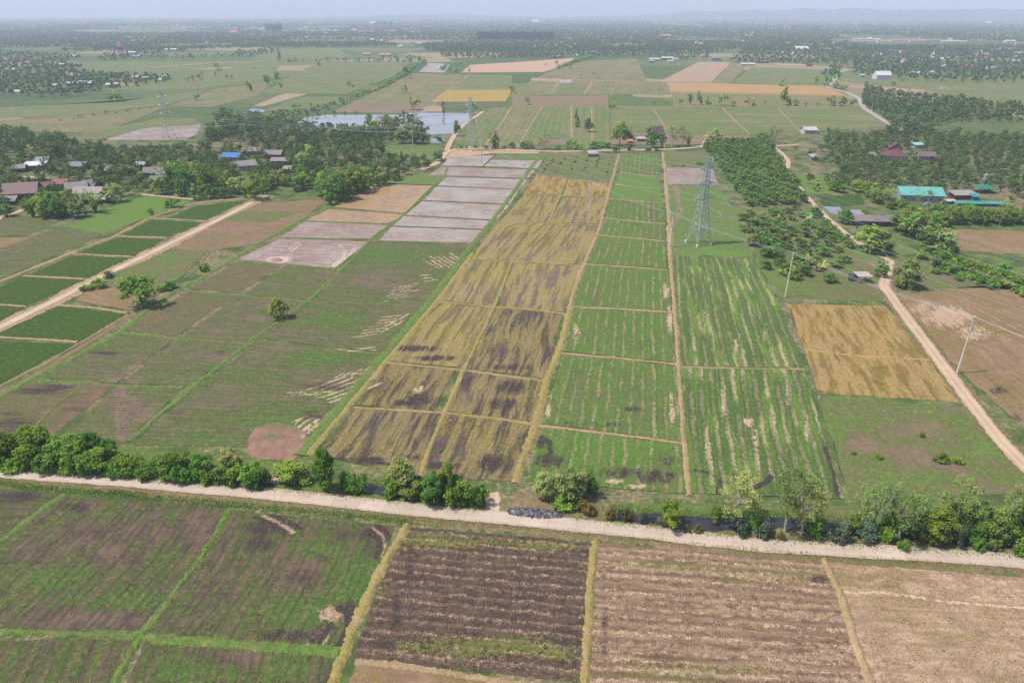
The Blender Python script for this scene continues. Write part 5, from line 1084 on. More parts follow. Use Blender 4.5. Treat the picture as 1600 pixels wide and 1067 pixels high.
house(1445, 249, 22, 8, 2.8, 2.2, (130, 108, 108), (166, 166, 172), 'house with a brown grey gable roof right of the maroon roof', yaw=-.3)
house(1462, 252, 10, 5, 2.2, 1.0, (100, 66, 64), (100, 80, 76), 'small dark brown lean-to beside the brown grey gable')
house(1363, 248, 8, 5, 2.6, .8, (150, 140, 140), (100, 74, 70), 'little dark hut left of the maroon roofed house', 'shed')
house(1355, 258, 6, 4, 1.6, .4, (150, 176, 206), (150, 170, 200), 'pale blue box shed in the bushes', 'flat')
house(1433, 231, 14, 6, 2.4, .6, (176, 208, 206), (190, 200, 200), 'pale teal roofed shelter by the far lane', 'shed')
house(1343, 350, 33, 6, 2.3, .9, (150, 132, 126), (38, 120, 108), 'animal shed with teal netting walls and rusty tin roof', 'shed', name='shed', cat='animal shed', yaw=-.1)
house(1337, 340, 12, 5, 2.2, .5, (160, 160, 168), (120, 110, 104), 'small pale lean-to behind the rusty tin roof', 'shed', name='shed', cat='shed')
house(1379, 351, 32, 6, 2.3, .8, (138, 126, 124), (60, 116, 112), 'animal shed with a grey brown roof right of the rusty one', 'shed', name='shed', cat='animal shed', yaw=-.05)
house(1346, 440, 20, 4, 2.6, .3, (206, 188, 180), (0, 0, 0), 'open shelter with a flat pale pink roof in the orchard', 'shed', posts=True, name='shelter', cat='shelter', ov=.3)
house(1332, 438, 11, 2.4, 2.0, .1, (74, 78, 88), (62, 66, 76), 'dark grey water box beside the pink roofed shelter', 'flat', name='shed', cat='shed', ov=.05)
house(1270, 250, 9, 5, 2.4, .7, (186, 184, 186), (150, 160, 176), 'pale shed on the bank by the palm', 'shed', name='shed', cat='shed')
house(1216, 267, 17, 5, 2.2, .5, (196, 188, 182), (120, 112, 104), 'long flat pale roof at the orchard edge', 'shed', name='shed', cat='shed')
house(1263, 208, 19, 10, 3.0, 1.8, (214, 202, 200), (210, 204, 196), 'whitish building beyond the narrow path turn')
# back road
house(981, 218, 12, 8, 2.6, 4.2, (110, 98, 98), (92, 62, 50), 'small dark house with a steep grey edged roof on the back road', yaw=1.3)
house(1024, 216, 18, 9, 4.2, 4.6, (116, 92, 104), (86, 70, 66), 'tall house with a steep purple brown roof on the back road', yaw=.35)
house(984, 224, 8, 4, 1.8, .6, (206, 140, 70), (190, 180, 170), 'orange awning below the small dark house', 'shed', name='shed', cat='awning')
house(1003, 221, 16, 4, 2.2, .5, (196, 190, 180), (150, 150, 150), 'pale flat lean-to between the back road houses', 'shed', name='shed', cat='shed')
house(926, 244, 13, 6, 2.4, 1.6, (196, 188, 190), (0, 0, 0), 'pavilion with a grey white tiered roof among saplings', 'hip', posts=True, name='pavilion', cat='pavilion')
# far houses: px, py (base), width px, depth m, wall, rise, roof rgb, wall rgb, style
W_ = (226, 224, 222)
FH = [(1377, 124, 23, 14, 6, 5, (232, 230, 230), W_, 'gable', 'white two storey gabled house alone in a far green field'), (1347, 121, 6, 6, 3, 1, (220, 222, 224), (150, 170, 190), 'shed', 'small white shelter left of the far white house'),
 (1289, 117, 10, 8, 3, 1.5, (50, 92, 186), (80, 100, 150), 'gable', 'small far shed with a blue tarpaulin roof'), (1308, 106, 14, 9, 3, 3, (168, 70, 62), (190, 170, 160), 'gable', 'far house with a red roof at the lane bend'),
 (1118, 95, 14, 12, 5, 3, (150, 146, 156), (150, 148, 156), 'gable', 'grey two storey house above the dry tan paddies'), (1168, 103, 22, 8, 3, 1.5, (222, 222, 222), (190, 190, 190), 'gable', 'long white shed right of the dry tan paddies'), (1190, 99, 20, 9, 3, 2, (120, 116, 120), (90, 90, 92), 'gable', 'long dark shed behind the long white one'),
 (1264, 104, 8, 8, 3, 2, (96, 72, 66), (150, 100, 90), 'hip', 'small dark pavilion at the end of the sandy yard'), (1250, 80, 20, 26, 4, 7, (236, 238, 240), (200, 204, 206), 'arch', 'far white arched hall'), (1289, 80, 14, 14, 4, 3, (228, 230, 232), W_, 'gable', 'white roofed building right of the arched hall'),
 (1225, 85, 8, 9, 3, 2, (222, 222, 222), W_, 'gable', 'white roof below the arched hall'), (1240, 86, 8, 9, 3, 2, (220, 220, 224), W_, 'gable', 'second white roof below the arched hall'), (1213, 77, 8, 10, 3, 3, (172, 110, 108), W_, 'gable', 'pink roof left of the arched hall'),
 (1092, 72, 12, 12, 5, 4, (216, 150, 110), (236, 232, 226), 'gable', 'orange and white building in the far trees'), (1082, 73, 9, 8, 3, 2, (220, 220, 222), W_, 'gable', 'white roof beside the orange and white building'), (1175, 54, 7, 16, 5, 4, (232, 232, 236), W_, 'gable', 'bright white far building near the horizon trees'), (1170, 58, 9, 16, 5, 3, (220, 220, 224), W_, 'gable', 'white row below the bright far building'),
 (1022, 95, 16, 9, 3, 1.5, (232, 232, 232), (180, 170, 160), 'gable', 'left white roof of the farm compound'), (1042, 94, 18, 10, 4, 2, (230, 222, 220), (170, 150, 140), 'gable', 'longest white roof of the farm compound'), (1047, 98, 8, 6, 3, 1, (224, 226, 230), W_, 'shed', 'small white roof in front of the farm compound'), (1018, 98, 8, 7, 3, 1, (196, 200, 206), (120, 116, 114), 'shed', 'grey white lean-to of the farm compound'), (1055, 95, 8, 8, 3, 1, (216, 218, 222), W_, 'shed', 'white shed at the right end of the farm compound'),
 (870, 91, 14, 9, 3, 2, (140, 144, 156), (120, 120, 124), 'gable', 'grey roofed sheds above the sandy ground'), (900, 89, 6, 7, 3, 1.5, (226, 228, 232), W_, 'gable', 'little white roof above the sandy ground'), (928, 85, 9, 8, 4, 2, (120, 150, 206), (130, 130, 150), 'gable', 'small blue roof behind the far bushes'),
 (930, 61, 7, 16, 5, 3, (236, 238, 240), W_, 'gable', 'white half of the long white and teal hall'), (940, 61, 11, 16, 4, 3, (90, 200, 170), (150, 200, 190), 'gable', 'teal half of the long white and teal hall'), (988, 62, 8, 14, 4, 3, (226, 228, 228), W_, 'gable', 'white hall right of the teal one'), (912, 61, 7, 14, 4, 3, (206, 206, 208), W_, 'gable', 'pale roof left of the white and teal hall'), (891, 64, 6, 12, 4, 5, (226, 110, 84), W_, 'gable', 'small orange red temple roof'), (1039, 59, 17, 20, 6, 5, (224, 150, 112), (220, 190, 170), 'gable', 'wide orange roofed school'),
 (837, 37, 11, 40, 14, 12, (232, 236, 240), W_, 'gable', 'pale hall right under the hazy horizon'), (573, 87, 13, 9, 3, 2.5, (206, 168, 110), (196, 170, 130), 'gable', 'yellow tan roof behind the far field, left of two'), (602, 88, 18, 9, 3, 2.5, (210, 172, 116), (196, 170, 130), 'gable', 'yellow tan roof behind the far field, wider of two'), (625, 74, 7, 9, 3, 2, (232, 232, 234), W_, 'gable', 'white roof at the edge of the town'), (699, 70, 9, 10, 3, 2, (224, 226, 230), W_, 'gable', 'white roofs at the right edge of the town'), (655, 58, 16, 14, 4, 2, (226, 216, 212), W_, 'gable', 'long white roof in the town'), (650, 53, 16, 18, 5, 4, (220, 140, 112), (230, 214, 204), 'gable', 'long orange roofed building in the town'), (567, 52, 10, 16, 5, 4, (222, 140, 108), W_, 'gable', 'orange roof left in the town'), (578, 52, 10, 16, 5, 4, (220, 132, 104), W_, 'gable', 'second orange roof left in the town'), (610, 51, 15, 16, 5, 4, (222, 180, 160), W_, 'gable', 'pale orange roofs in the middle of the town'), (680, 50, 10, 16, 5, 4, (222, 150, 116), W_, 'gable', 'orange roof at the right of the town'), (583, 39, 9, 40, 10, 12, (230, 224, 220), W_, 'gable', 'white temple hall near the horizon'), (570, 69, 6, 10, 4, 3, (220, 120, 96), W_, 'gable', 'orange red roof low in the town'), (536, 66, 6, 10, 4, 3, (206, 116, 100), W_, 'gable', 'red roof at the left of the town'), (582, 64, 7, 10, 4, 3, (230, 226, 222), W_, 'gable', 'white roof low in the town'), (602, 69, 8, 10, 4, 2, (196, 190, 190), W_, 'gable', 'grey roof low in the town'), (632, 60, 6, 10, 4, 3, (224, 226, 226), W_, 'gable', 'white roof in the middle of the town'), (655, 70, 7, 10, 3, 2, (206, 210, 216), W_, 'gable', 'pale roof right of the town centre'), (677, 66, 6, 10, 3, 3, (196, 110, 96), W_, 'gable', 'dull red roof right of the town centre'), (745, 58, 5, 10, 4, 3, (214, 130, 104), W_, 'gable', 'tiny orange roof near the dark conifers'),
 (367, 54, 14, 18, 8, 7, (226, 92, 70), (232, 226, 222), 'hip', 'white hall with a vivid red roof'), (268, 81, 18, 10, 5, 2, (232, 228, 228), W_, 'gable', 'white factory roofs with red marks'), (365, 46, 12, 18, 5, 4, (222, 160, 130), W_, 'gable', 'orange roof above the vivid red one'), (395, 46, 10, 18, 5, 4, (222, 160, 120), W_, 'gable', 'orange roof right of the red hall'), (409, 47, 9, 18, 5, 4, (222, 164, 128), W_, 'gable', 'second orange roof right of the red hall'), (479, 61, 6, 12, 5, 4, (232, 96, 84), W_, 'gable', 'tiny red roof in the middle distance'), (509, 54, 8, 14, 4, 3, (110, 196, 190), W_, 'gable', 'small teal roof left of the town'), (517, 67, 7, 12, 4, 3, (130, 206, 190), W_, 'gable', 'pale teal roof below the town'), (521, 50, 16, 18, 5, 3, (224, 220, 218), W_, 'gable', 'long white roof left of the town'), (278, 42, 6, 20, 6, 4, (232, 232, 236), W_, 'gable', 'white roof far beyond the red hall'),
 (207, 85, 12, 12, 4, 2, (228, 230, 234), W_, 'gable', 'white factory shed right of the striped tower'), (196, 87, 8, 9, 4, 2, (176, 176, 182), (150, 140, 140), 'gable', 'grey shed under the striped tower'), (215, 90, 10, 9, 3, 2, (200, 190, 190), W_, 'gable', 'pale roof right of the striped tower'), (132, 133, 28, 10, 3, 2, (234, 232, 232), (140, 130, 124), 'gable', 'longest white tin roof of the far left village'), (111, 134, 12, 8, 3, 1.5, (232, 230, 232), (140, 130, 124), 'gable', 'white tin roof left of the longest one'), (90, 137, 8, 7, 3, 1.5, (224, 222, 222), W_, 'gable', 'small white roof at the far left village edge'), (172, 136, 9, 7, 3, 1.5, (230, 226, 226), W_, 'gable', 'white roof by the flame tree'), (183, 135, 7, 7, 3, 1.5, (222, 170, 160), W_, 'gable', 'pinkish roof by the flame tree'), (213, 124, 9, 8, 3, 2, (230, 222, 222), W_, 'gable', 'white gable at the right of the far left village'), (228, 126, 9, 8, 3, 2, (222, 220, 220), W_, 'gable', 'pale roof right of the white gable'), (260, 123, 9, 8, 3, 2, (236, 238, 240), (206, 206, 210), 'gable', 'bright white roof ending the far left village'), (250, 128, 11, 7, 3, 1.5, (206, 204, 206), W_, 'gable', 'low grey white roof ending the far left village'), (99, 104, 12, 9, 3, 2, (224, 224, 228), W_, 'gable', 'white roof in the far left trees'), (120, 104, 12, 9, 3, 2, (130, 140, 160), (120, 120, 126), 'gable', 'slate blue roof in the far left trees'), (48, 101, 8, 9, 3, 3, (172, 76, 80), W_, 'gable', 'dark red roof in the far left trees'), (18, 112, 14, 9, 3, 2, (206, 200, 202), W_, 'gable', 'grey white roofs at the left picture edge'), (3, 108, 8, 9, 3, 2, (190, 180, 184), W_, 'gable', 'dull roof cut by the left picture edge'), (111, 119, 8, 8, 3, 2, (190, 110, 106), W_, 'gable', 'faded red roof in the far left village'), (119, 121, 18, 7, 3, 1.5, (186, 186, 190), W_, 'gable', 'long grey roof below the faded red one'), (118, 90, 8, 9, 3, 2, (226, 228, 232), W_, 'gable', 'white roof at the edge of the far left field'), (30, 147, 9, 7, 3, 1.5, (206, 216, 226), W_, 'gable', 'pale roof in the dark trees at the left'),
 (1374, 88, 7, 9, 4, 2, (232, 234, 232), (226, 230, 226), 'shed', 'white box house in the right woods'), (1392, 81, 10, 10, 3, 2, (140, 136, 166), W_, 'gable', 'violet grey roof in the right woods'), (1405, 76, 10, 10, 3, 2, (206, 116, 112), W_, 'gable', 'red roof in the right woods'), (1404, 82, 9, 8, 3, 1.5, (206, 160, 150), W_, 'gable', 'pink roof in the right woods'), (1480, 93, 10, 8, 3, 2, (226, 226, 230), (90, 90, 96), 'hip', 'white roofed house in the right woods'), (1524, 89, 9, 9, 3, 3, (214, 124, 104), W_, 'hip', 'smaller orange roof in the right woods'), (1538, 88, 12, 9, 3, 4, (216, 130, 110), W_, 'gable', 'larger orange roof in the right woods'), (1512, 107, 14, 9, 3, 3, (182, 84, 84), (206, 196, 190), 'hip', 'low house with a dull red hip roof'), (1553, 109, 24, 8, 3, 2, (160, 158, 172), (206, 204, 210), 'gable', 'long slate grey house at the right'), (1432, 117, 16, 7, 3, 1.5, (228, 226, 222), W_, 'gable', 'long white shed in the right woods'), (1453, 116, 8, 7, 3, 1.5, (206, 200, 196), W_, 'gable', 'pale shed right of the long white one'), (1475, 106, 9, 7, 3, 1.5, (200, 210, 214), W_, 'gable', 'small pale blue roof in the right woods'), (1572, 80, 28, 12, 4, 3, (160, 164, 180), (200, 200, 206), 'gable', 'wide slate roofed hall at the right'), (1577, 67, 15, 12, 5, 3, (206, 220, 206), W_, 'gable', 'pale green white hall at the right'), (1572, 73, 18, 10, 4, 3, (206, 112, 96), W_, 'gable', 'long red roofed row at the right'), (1553, 62, 11, 12, 4, 4, (200, 100, 96), W_, 'gable', 'dark red roof left of the pale green hall'), (1592, 86, 14, 9, 4, 2, (230, 228, 228), W_, 'gable', 'white building cut by the right picture edge'), (1405, 65, 28, 12, 4, 3, (210, 128, 116), W_, 'gable', 'left half of the long pink terrace'), (1434, 66, 26, 12, 4, 3, (206, 124, 114), W_, 'gable', 'right half of the long pink terrace'), (1490, 67, 40, 10, 4, 2, (220, 214, 212), W_, 'gable', 'long white wall of roofs beside the pink terrace'), (1350, 63, 34, 10, 4, 2, (216, 212, 212), W_, 'gable', 'long white roofs left of the pink terrace'), (1590, 98, 22, 8, 3, 2, (206, 204, 200), W_, 'gable', 'row of pale roofs at the far right'), (1414, 53, 8, 14, 5, 4, (216, 220, 226), W_, 'gable', 'pale building above the pink terrace'), (1338, 41, 6, 20, 6, 5, (232, 232, 232), W_, 'gable', 'white speck of a building near the right horizon'), (1543, 38, 10, 40, 10, 8, (226, 228, 230), W_, 'gable', 'pale building right under the hazy hills'), (1250, 61, 18, 12, 4, 2, (200, 150, 150), W_, 'gable', 'long dull pink wall in the right trees')]
for px, py, wp, dm, hw, rise, rc, wc, st, lb in FH: house(px, py, wp, dm, hw, rise, rc, wc, lb, st, near=False, group='far buildings on the plain', ov=.4)
# specks of further roofs in the town belts
gt = random.Random(8)
for n in range(70):
    px = gt.choice([gt.uniform(520, 720), gt.uniform(1340, 1600), gt.uniform(250, 480), gt.uniform(0, 1600), gt.uniform(1060, 1330)]); py = gt.choice([gt.uniform(41, 60), gt.uniform(44, 72)]) if not 1340 < px else gt.uniform(42, 100)
    rc, nm = gt.choice([((230, 230, 232), 'white'), ((222, 222, 226), 'white'), ((214, 136, 108), 'orange'), ((190, 110, 100), 'dull red'), ((170, 170, 180), 'grey')])
    house(px, py, gt.uniform(3, 7), 10, 4, 3, rc, W_, 'tiny %s roof scattered among the far trees' % nm, near=False, group='tiny %s roofs in the far trees' % nm, ov=.3)
# ---------------------------------------------------------------- towers, shrine, cars, ash heap
def at(px, py, name, label, cat, rz=0, s=(1, 1, 1)):
    p = G(px, py); return tag(empty(name, (p[0], p[1], 0), rz, s), label, cat)
o = at(191, 90, 'water_tower', 'red and white striped tower rising over the far left trees', 'tower'); RED = wallm((206, 70, 70)); WH = wallm((230, 228, 228))
for k in range(4): MB().box((0, 0, 3.5 + 7 * k), (7 + k * .4, 7 + k * .4, 7)).build('band', RED if k % 2 == 0 else WH, o)
MB().poly([(-4.5, -4.5, 28), (4.5, -4.5, 28), (4.5, 4.5, 28), (-4.5, 4.5, 28), (0, 0, 31)], [(0, 1, 4), (1, 2, 4), (2, 3, 4), (3, 0, 4), (3, 2, 1, 0)]).build('cap', RED, o)
for px, py, h, lb in [(643, 52, 26, 'slim white water tower in the town'), (555, 53, 16, 'short white tower at the left of the town')]:
    o = at(px, py, 'water_tower', lb, 'tower'); MB().bar((0, 0, 0), (0, 0, h * .75), 2.2, 1.6, 10).build('shaft', WH, o); MB().bar((0, 0, h * .75), (0, 0, h * .85), 2.0, 4, 10).bar((0, 0, h * .85), (0, 0, h), 4, 3.2, 10).build('tank', WH, o)
o = at(1457, 92, 'stupa', 'pale green white stupa with a spire in the right woods', 'stupa'); MB().bar((0, 0, 0), (0, 0, 6), 8, 5.5, 12).build('base', wallm((200, 214, 196)), o); MB().bar((0, 0, 6), (0, 0, 12), 4.5, 2, 12).build('dome', wallm((206, 214, 190)), o); MB().bar((0, 0, 12), (0, 0, 20), 1.4, .2, 8).build('spire', wallm((214, 206, 160)), o)
o = at(1412, 101, 'stupa', 'small pink white spire tower in the right woods', 'stupa'); MB().box((0, 0, 3), (7, 7, 6)).build('base', WH, o); MB().bar((0, 0, 6), (0, 0, 13), 3.2, .6, 8).build('spire', wallm((206, 120, 110)), o)
o = at(1099, 231, 'shrine', 'small white spirit shrine beside the back road', 'shrine'); MB().box((0, 0, .5), (2.6, 2.6, 1)).build('base', WH, o); MB().box((0, 0, 2.2), (1.8, 1.8, 2.4)).build('body', WH, o); MB().bar((0, 0, 3.4), (0, 0, 5.6), 1.3, .15, 4).build('spire', WH, o)
o = at(1534, 297, 'water_tank', 'silver water tank on a steel stand behind the green pavilion', 'water tank')
for sx in (-1, 1):
    for sy in (-1, 1): MB().bar((sx * 1.1, sy * 1.1, 0), (sx * .9, sy * .9, 6), .09).build('leg', STEEL, o)
MB().box((0, 0, 6.08), (2.4, 2.4, .15)).build('platform', STEEL, o); MB().bar((0, 0, 6.16), (0, 0, 8.6), .95, .95, 16).bar((0, 0, 8.6), (0, 0, 9.0), .95, .3, 16).build('tank', plain('tank_steel', A(220, 222, 222), .3, .1, 2, .6, .5), o)
TYRE = plain('tyre_rubber', A(40, 40, 42), .9, .1)
def car(px, py, rz, c, lb):
    o = at(px, py, 'parked_car', lb, 'car', rz); b = plain('car_paint', A(*c), .3, .05, 1, .2, .5)
    MB().poly([(-2.2, -.85, .4), (2.2, -.85, .4), (2.2, .85, .4), (-2.2, .85, .4), (-2.2, -.85, .95), (2.15, -.8, .9), (2.15, .8, .9), (-2.2, .85, .95)], [(3, 2, 1, 0), (4, 5, 6, 7), (0, 1, 5, 4), (1, 2, 6, 5), (2, 3, 7, 6), (3, 0, 4, 7)]).build('body', b, o)
    MB().poly([(-1.9, -.78, .955), (1.1, -.78, .93), (1.1, .78, .93), (-1.9, .78, .955), (-1.5, -.62, 1.5), (.4, -.62, 1.5), (.4, .62, 1.5), (-1.5, .62, 1.5)], [(4, 5, 6, 7), (0, 1, 5, 4), (1, 2, 6, 5), (2, 3, 7, 6), (3, 0, 4, 7)]).build('window', GLASS, o)
    MB().box((-.55, 0, 1.53), (1.8, 1.2, .05)).build('roof', b, o)
    for sx in (-1.35, 1.35):
        for sy in (-.86, .86): MB().bar((sx, sy - .1, .33), (sx, sy + .1, .33), .33, .33, 14).build('wheel', TYRE, o)
car(1013, 235.5, .1, (70, 74, 84), 'dark car parked on the back road under the round tree'); car(1027, 236.5, .05, (120, 124, 134), 'grey car parked on the back road right of the dark one')
# burnt ash heap beside the road: a low rubble mound of ash and charred branches
ga = np.random.RandomState(4); pa_, pb_ = G(792, 800), G(880, 806); d_ = pb_ - pa_; n_ = np.array([-d_[1], d_[0]]) / np.linalg.norm(d_); nu, nv = 70, 16; V = []
for i in range(nu):
    for j in range(nv):
        u, v = i / (nu - 1), j / (nv - 1); e = max(0, math.sin(PI * u)) ** .5 * max(0, math.sin(PI * v)); p = pa_ + d_ * u + n_ * (v - .5) * 3.6 * (.6 + .4 * math.sin(PI * u) + .1 * ga.randn()); V.append((p[0], p[1], .1 + .75 * e * ga.uniform(.35, 1.1)))
t = NT('wood_ash'); P = t.pos(); nA = t.noise(P, 1.6, 4, .7); nB = t.noise(P, 6, 2)
mA_ = t.out(t.mix(t.step(t.mth('ADD', t.mth('MULTIPLY', nA, .6), t.mth('MULTIPLY', nB, .4)), .42, .68), A(58, 54, 56), A(176, 170, 172)), .95, .05)
i = np.arange(nu * nv).reshape(nu, nv); o = obj('ash_heap', mk('ash_heap', np.array(V), np.stack([i[:-1, :-1], i[1:, :-1], i[1:, 1:], i[:-1, 1:]], -1).reshape(-1, 4), mA_)); tag(o, 'grey heap of burnt ash and branches beside the road', 'ash heap')
o = obj('green_net', mk('green_net', np.array([(*G(1264, 337), .3), (*G(1272, 341), .5), (*G(1284, 338), .4), (*G(1283, 334), 1.2), (*G(1274, 336.5), .7), (*G(1265, 335), .9)]), [[0, 1, 4, 5], [1, 2, 3, 4]], wallm((36, 170, 140)))); tag(o, 'crumpled bright green shade net beside the narrow path', 'net')
sm = o.modifiers.new('thickness', 'SOLIDIFY'); sm.thickness = .08
for px, y in [(1123, 342), (1055, 393), (1279, 624), (1232, 348)]:
    p = G(px, y); o = obj('marker_post', MB().box((p[0], p[1], .5), (.22, .22, 1.0)).box((p[0], p[1], 1.03), (.26, .26, .06)).mesh('marker_post', WH)); tag(o, 'short white marker post standing in the grass', 'post', 'white marker posts')

# yard things by the farm buildings
BLUEP = plain('blue_plastic', A(60, 110, 170), .4, .1); BROWNJ = plain('brown_clay', A(120, 80, 60), .6, .2)
for px, py, m_, lb in [(1338, 356, BLUEP, 'blue water drum before the rusty animal shed'), (1352, 357, BROWNJ, 'brown clay water jar before the rusty animal shed'), (1462, 322, BLUEP, 'blue drum in the yard of the turquoise roofed house'), (159, 322, BROWNJ, 'brown clay jar beside the pale tin lean-to'), (150, 323, BLUEP, 'blue drum by the long barn')]:
    o = at(px, py, 'water_drum', lb, 'drum'); MB().bar((0, 0, 0), (0, 0, .95), .42, .46, 14).bar((0, 0, .95), (0, 0, 1.05), .46, .3, 14).build('body', m_, o); MB().bar((0, 0, 1.06), (0, 0, 1.12), .3, .28, 12).build('lid', TYRE, o)
for px, py, lb in [(147, 321, 'stack of reddish planks in the barn yard'), (1470, 321, 'stack of pale planks in the turquoise house yard')]:
    o = at(px, py, 'plank_stack', lb, 'planks', .2)
    for k in range(4): MB().box((0, (k % 2) * .12, .12 + .2 * k), (3.2, 1.3 - .1 * k, .16)).build('plank_layer', WOODM if k % 2 else BROWNJ, o)
car(1447, 321, .6, (206, 206, 204), 'white car parked in front of the turquoise roofed house')
# ---------------------------------------------------------------- pylons, poles and wires
WIREM = plain('wire_aluminium', A(176, 180, 184), .4, .05, 1, .3, .5); INS = plain('insulator_glass', A(150, 150, 146), .3, .1, 3, 0, .5); CONCM = plain('footing_concrete', A(226, 222, 214), .9, .12, 2)
POLEM = plain('pole_concrete', A(236, 232, 224), .85, .12, 1.5)
def pylon(xy, yaw, label, Ht=36.0, th=.85):
    o = tag(empty('transmission_pylon', (xy[0], xy[1], 0), yaw), label, 'pylon', 'lattice pylons of the power line'); k = Ht / 36.0
    def hw(z): return np.interp(z, [0, 7, 19.5, 33, 36], [3.7, 2.55, 1.25, .85, .7])
    def cor(z): w_ = hw(z); return [np.array((sx * w_, sy * w_, z)) for sx, sy in ((-1, -1), (1, -1), (1, 1), (-1, 1))]
    for q in range(4):
        mb = MB()
        for a, b in zip((.6, 7, 19.5, 33), (7, 19.5, 33, 36)): mb.bar(cor(a)[q], cor(b)[q], 0.195 * th)
        mb.build('leg', STEEL, o)
        c0 = cor(0)[q]; MB().bar((c0[0], c0[1], -.2), (c0[0], c0[1], 1.1), .62, .55, 12).build('footing', CONCM, o)
    br = MB(); zs = [.6, 7, 10.5, 13.5, 16.2, 18.4, 20.4, 22.4, 24.4, 26.2, 28, 29.8, 31.6, 33, 36]
    for a, b in zip(zs[:-1], zs[1:]):
        A0, B0 = cor(a), cor(b)
        for q in range(4):
            r = (q + 1) % 4
            if a < 1:
                m = (B0[q] + B0[r]) / 2; br.bar(A0[q], m, 0.111 * th); br.bar(A0[r], m, 0.111 * th)
                for f in (.45, .75): br.bar(A0[q] + (B0[q] - A0[q]) * f, A0[q] + (m - A0[q]) * f, 0.078 * th); br.bar(A0[r] + (B0[r] - A0[r]) * f, A0[r] + (m - A0[r]) * f, 0.078 * th)
            else: br.bar(A0[q], B0[r], 0.104 * th); br.bar(A0[r], B0[q], 0.104 * th)
            if a in (7, 18.4, 24.4, 29.8): br.bar(A0[q], A0[r], 0.104 * th)
    br.bar(cor(7)[0], cor(7)[2], 0.091 * th); br.bar(cor(7)[1], cor(7)[3], 0.091 * th); br.build('bracing', STEEL, o)
    tips = []
    for z, ln in ((19.5, 5.0), (25.7, 4.6), (31.8, 4.4)):
        mb = MB(); w_ = hw(z); wu = hw(z + 1.5)
        for s in (-1, 1):
            tip = np.array((s * ln, 0, z + .15))
            for sy in (-1, 1):
                b0 = np.array((s * w_, sy * w_, z)); u0 = np.array((s * wu, sy * wu, z + 1.5)); mb.bar(b0, tip, 0.111 * th); mb.bar(u0, tip, 0.111 * th)
                for f in (.3, .6): mb.bar(b0 + (tip - b0) * f, u0 + (tip - u0) * f, 0.072 * th); mb.bar(b0 + (tip - b0) * f, u0 + (tip - u0) * (f - .28), 0.065 * th)
            for f in (.3, .6): mb.bar(np.array((s * w_, -w_, z)) * (1 - f) + tip * f, np.array((s * w_, w_, z)) * (1 - f) + tip * f, 0.072 * th)
        mb.build('cross_arm', STEEL, o)
        for s in (-1, 1):
            tip = np.array((s * ln, 0, z + .1))
            for e in (-1, 1): MB().bar(tip, tip + np.array((0, e * 1.5, -.35)), .13, .13, 6).build('insulator', INS, o)
            lp = MB(); prev = tip + np.array((0, -1.5, -.35))
            for f in np.linspace(0, 1, 9)[1:]:
                cur = tip + np.array((0, -1.5 + 3 * f, -.35 - 1.9 * math.sin(PI * f))); lp.bar(prev, cur, 0.065 * th); prev = cur
            lp.build('jumper_loop', WIREM, o); tips.append((tip, s))
    mb = MB()
    for s in (-1, 1):
        tip = np.array((s * 2.6, 0, 36.3))
        for sy in (-1, 1): mb.bar((s * .7, sy * .7, 36), tip, 0.104 * th); mb.bar((s * .8, sy * .8, 34.2), tip, 0.091 * th)
        tips.append((tip, s))
    mb.bar(cor(36)[0], cor(36)[1], 0.104 * th).bar(cor(36)[2], cor(36)[3], 0.104 * th); mb.build('peak', STEEL, o)
    ca, sa = math.cos(yaw), math.sin(yaw)
    return [np.array((xy[0] + t[0] * ca - t[1] * sa, xy[1] + t[0] * sa + t[1] * ca, t[2])) for t, s in tips]
PA, PB, PC = G(1091, 381), G(737, 235), G(265, 217)
d1 = unit(PA - PB); PD = PA + d1 * 262; d2 = unit(PB - PC); PE = PC - d2 * 300
yw = lambda d: math.atan2(d[1], d[0]) + PI / 2
TA = pylon(PA, yw(d1), 'tall steel lattice pylon standing in the green striped field'); TB = pylon(PB, yw(unit(d1 + d2)), 'steel lattice pylon on sandy ground by the pond', th=.65); TC = pylon(PC, yw(d2), 'distant steel lattice pylon on the drained muddy pond', th=.48)
TD = pylon(PD, yw(d1), 'steel lattice pylon just outside the right of the view'); TE = pylon(PE, yw(d2), 'steel lattice pylon just outside the left of the view')
def wire(a, b, sag, r, name, label, cat, group, n=22):
    P = [a + (b - a) * f - np.array((0, 0, 4 * sag * f * (1 - f))) for f in np.linspace(0, 1, n)]; mb = MB()
    for p, q in zip(P[:-1], P[1:]): mb.bar(p, q, r, r, 3)
    o = mb.build(name, WIREM); tag(o, label, cat, group)
def span(T0, T1, d, sag, lb, g, r=.08):
    d3 = np.array((d[0], d[1], 0)); nm = ['lower', 'lower', 'middle', 'middle', 'upper', 'upper', 'topmost', 'topmost']
    # left / right seen looking along the line
    for i, (a, b) in enumerate(zip(T0, T1)):
        e = 1.5 if i < 6 else 0; zo = np.array((0, 0, -.35 if i < 6 else 0))
        sd_ = 'west' if i % 2 == 0 else 'east'
        wire(a + d3 * e + zo, b - d3 * e + zo, sag * (1 if i < 6 else .8), r if i < 6 else r * .7, 'power_cable', '%s %s cable %s' % (nm[i], 'near' if i % 2 == 0 else 'far', lb), 'cable', g)
span(TC, TB, d2, 6.5, 'between the pylons either side of the pond', 'cables over the pond', .1); span(TB, TA, d1, 6, 'from the pond pylon to the striped field pylon', 'cables over the golden field', .06); span(TA, TD, d1, 6, 'from the striped field pylon out to the right', 'cables over the orchard', .05); span(TE, TC, d2, 7, 'from the muddy pond pylon out to the left', 'cables at the far left', .1)
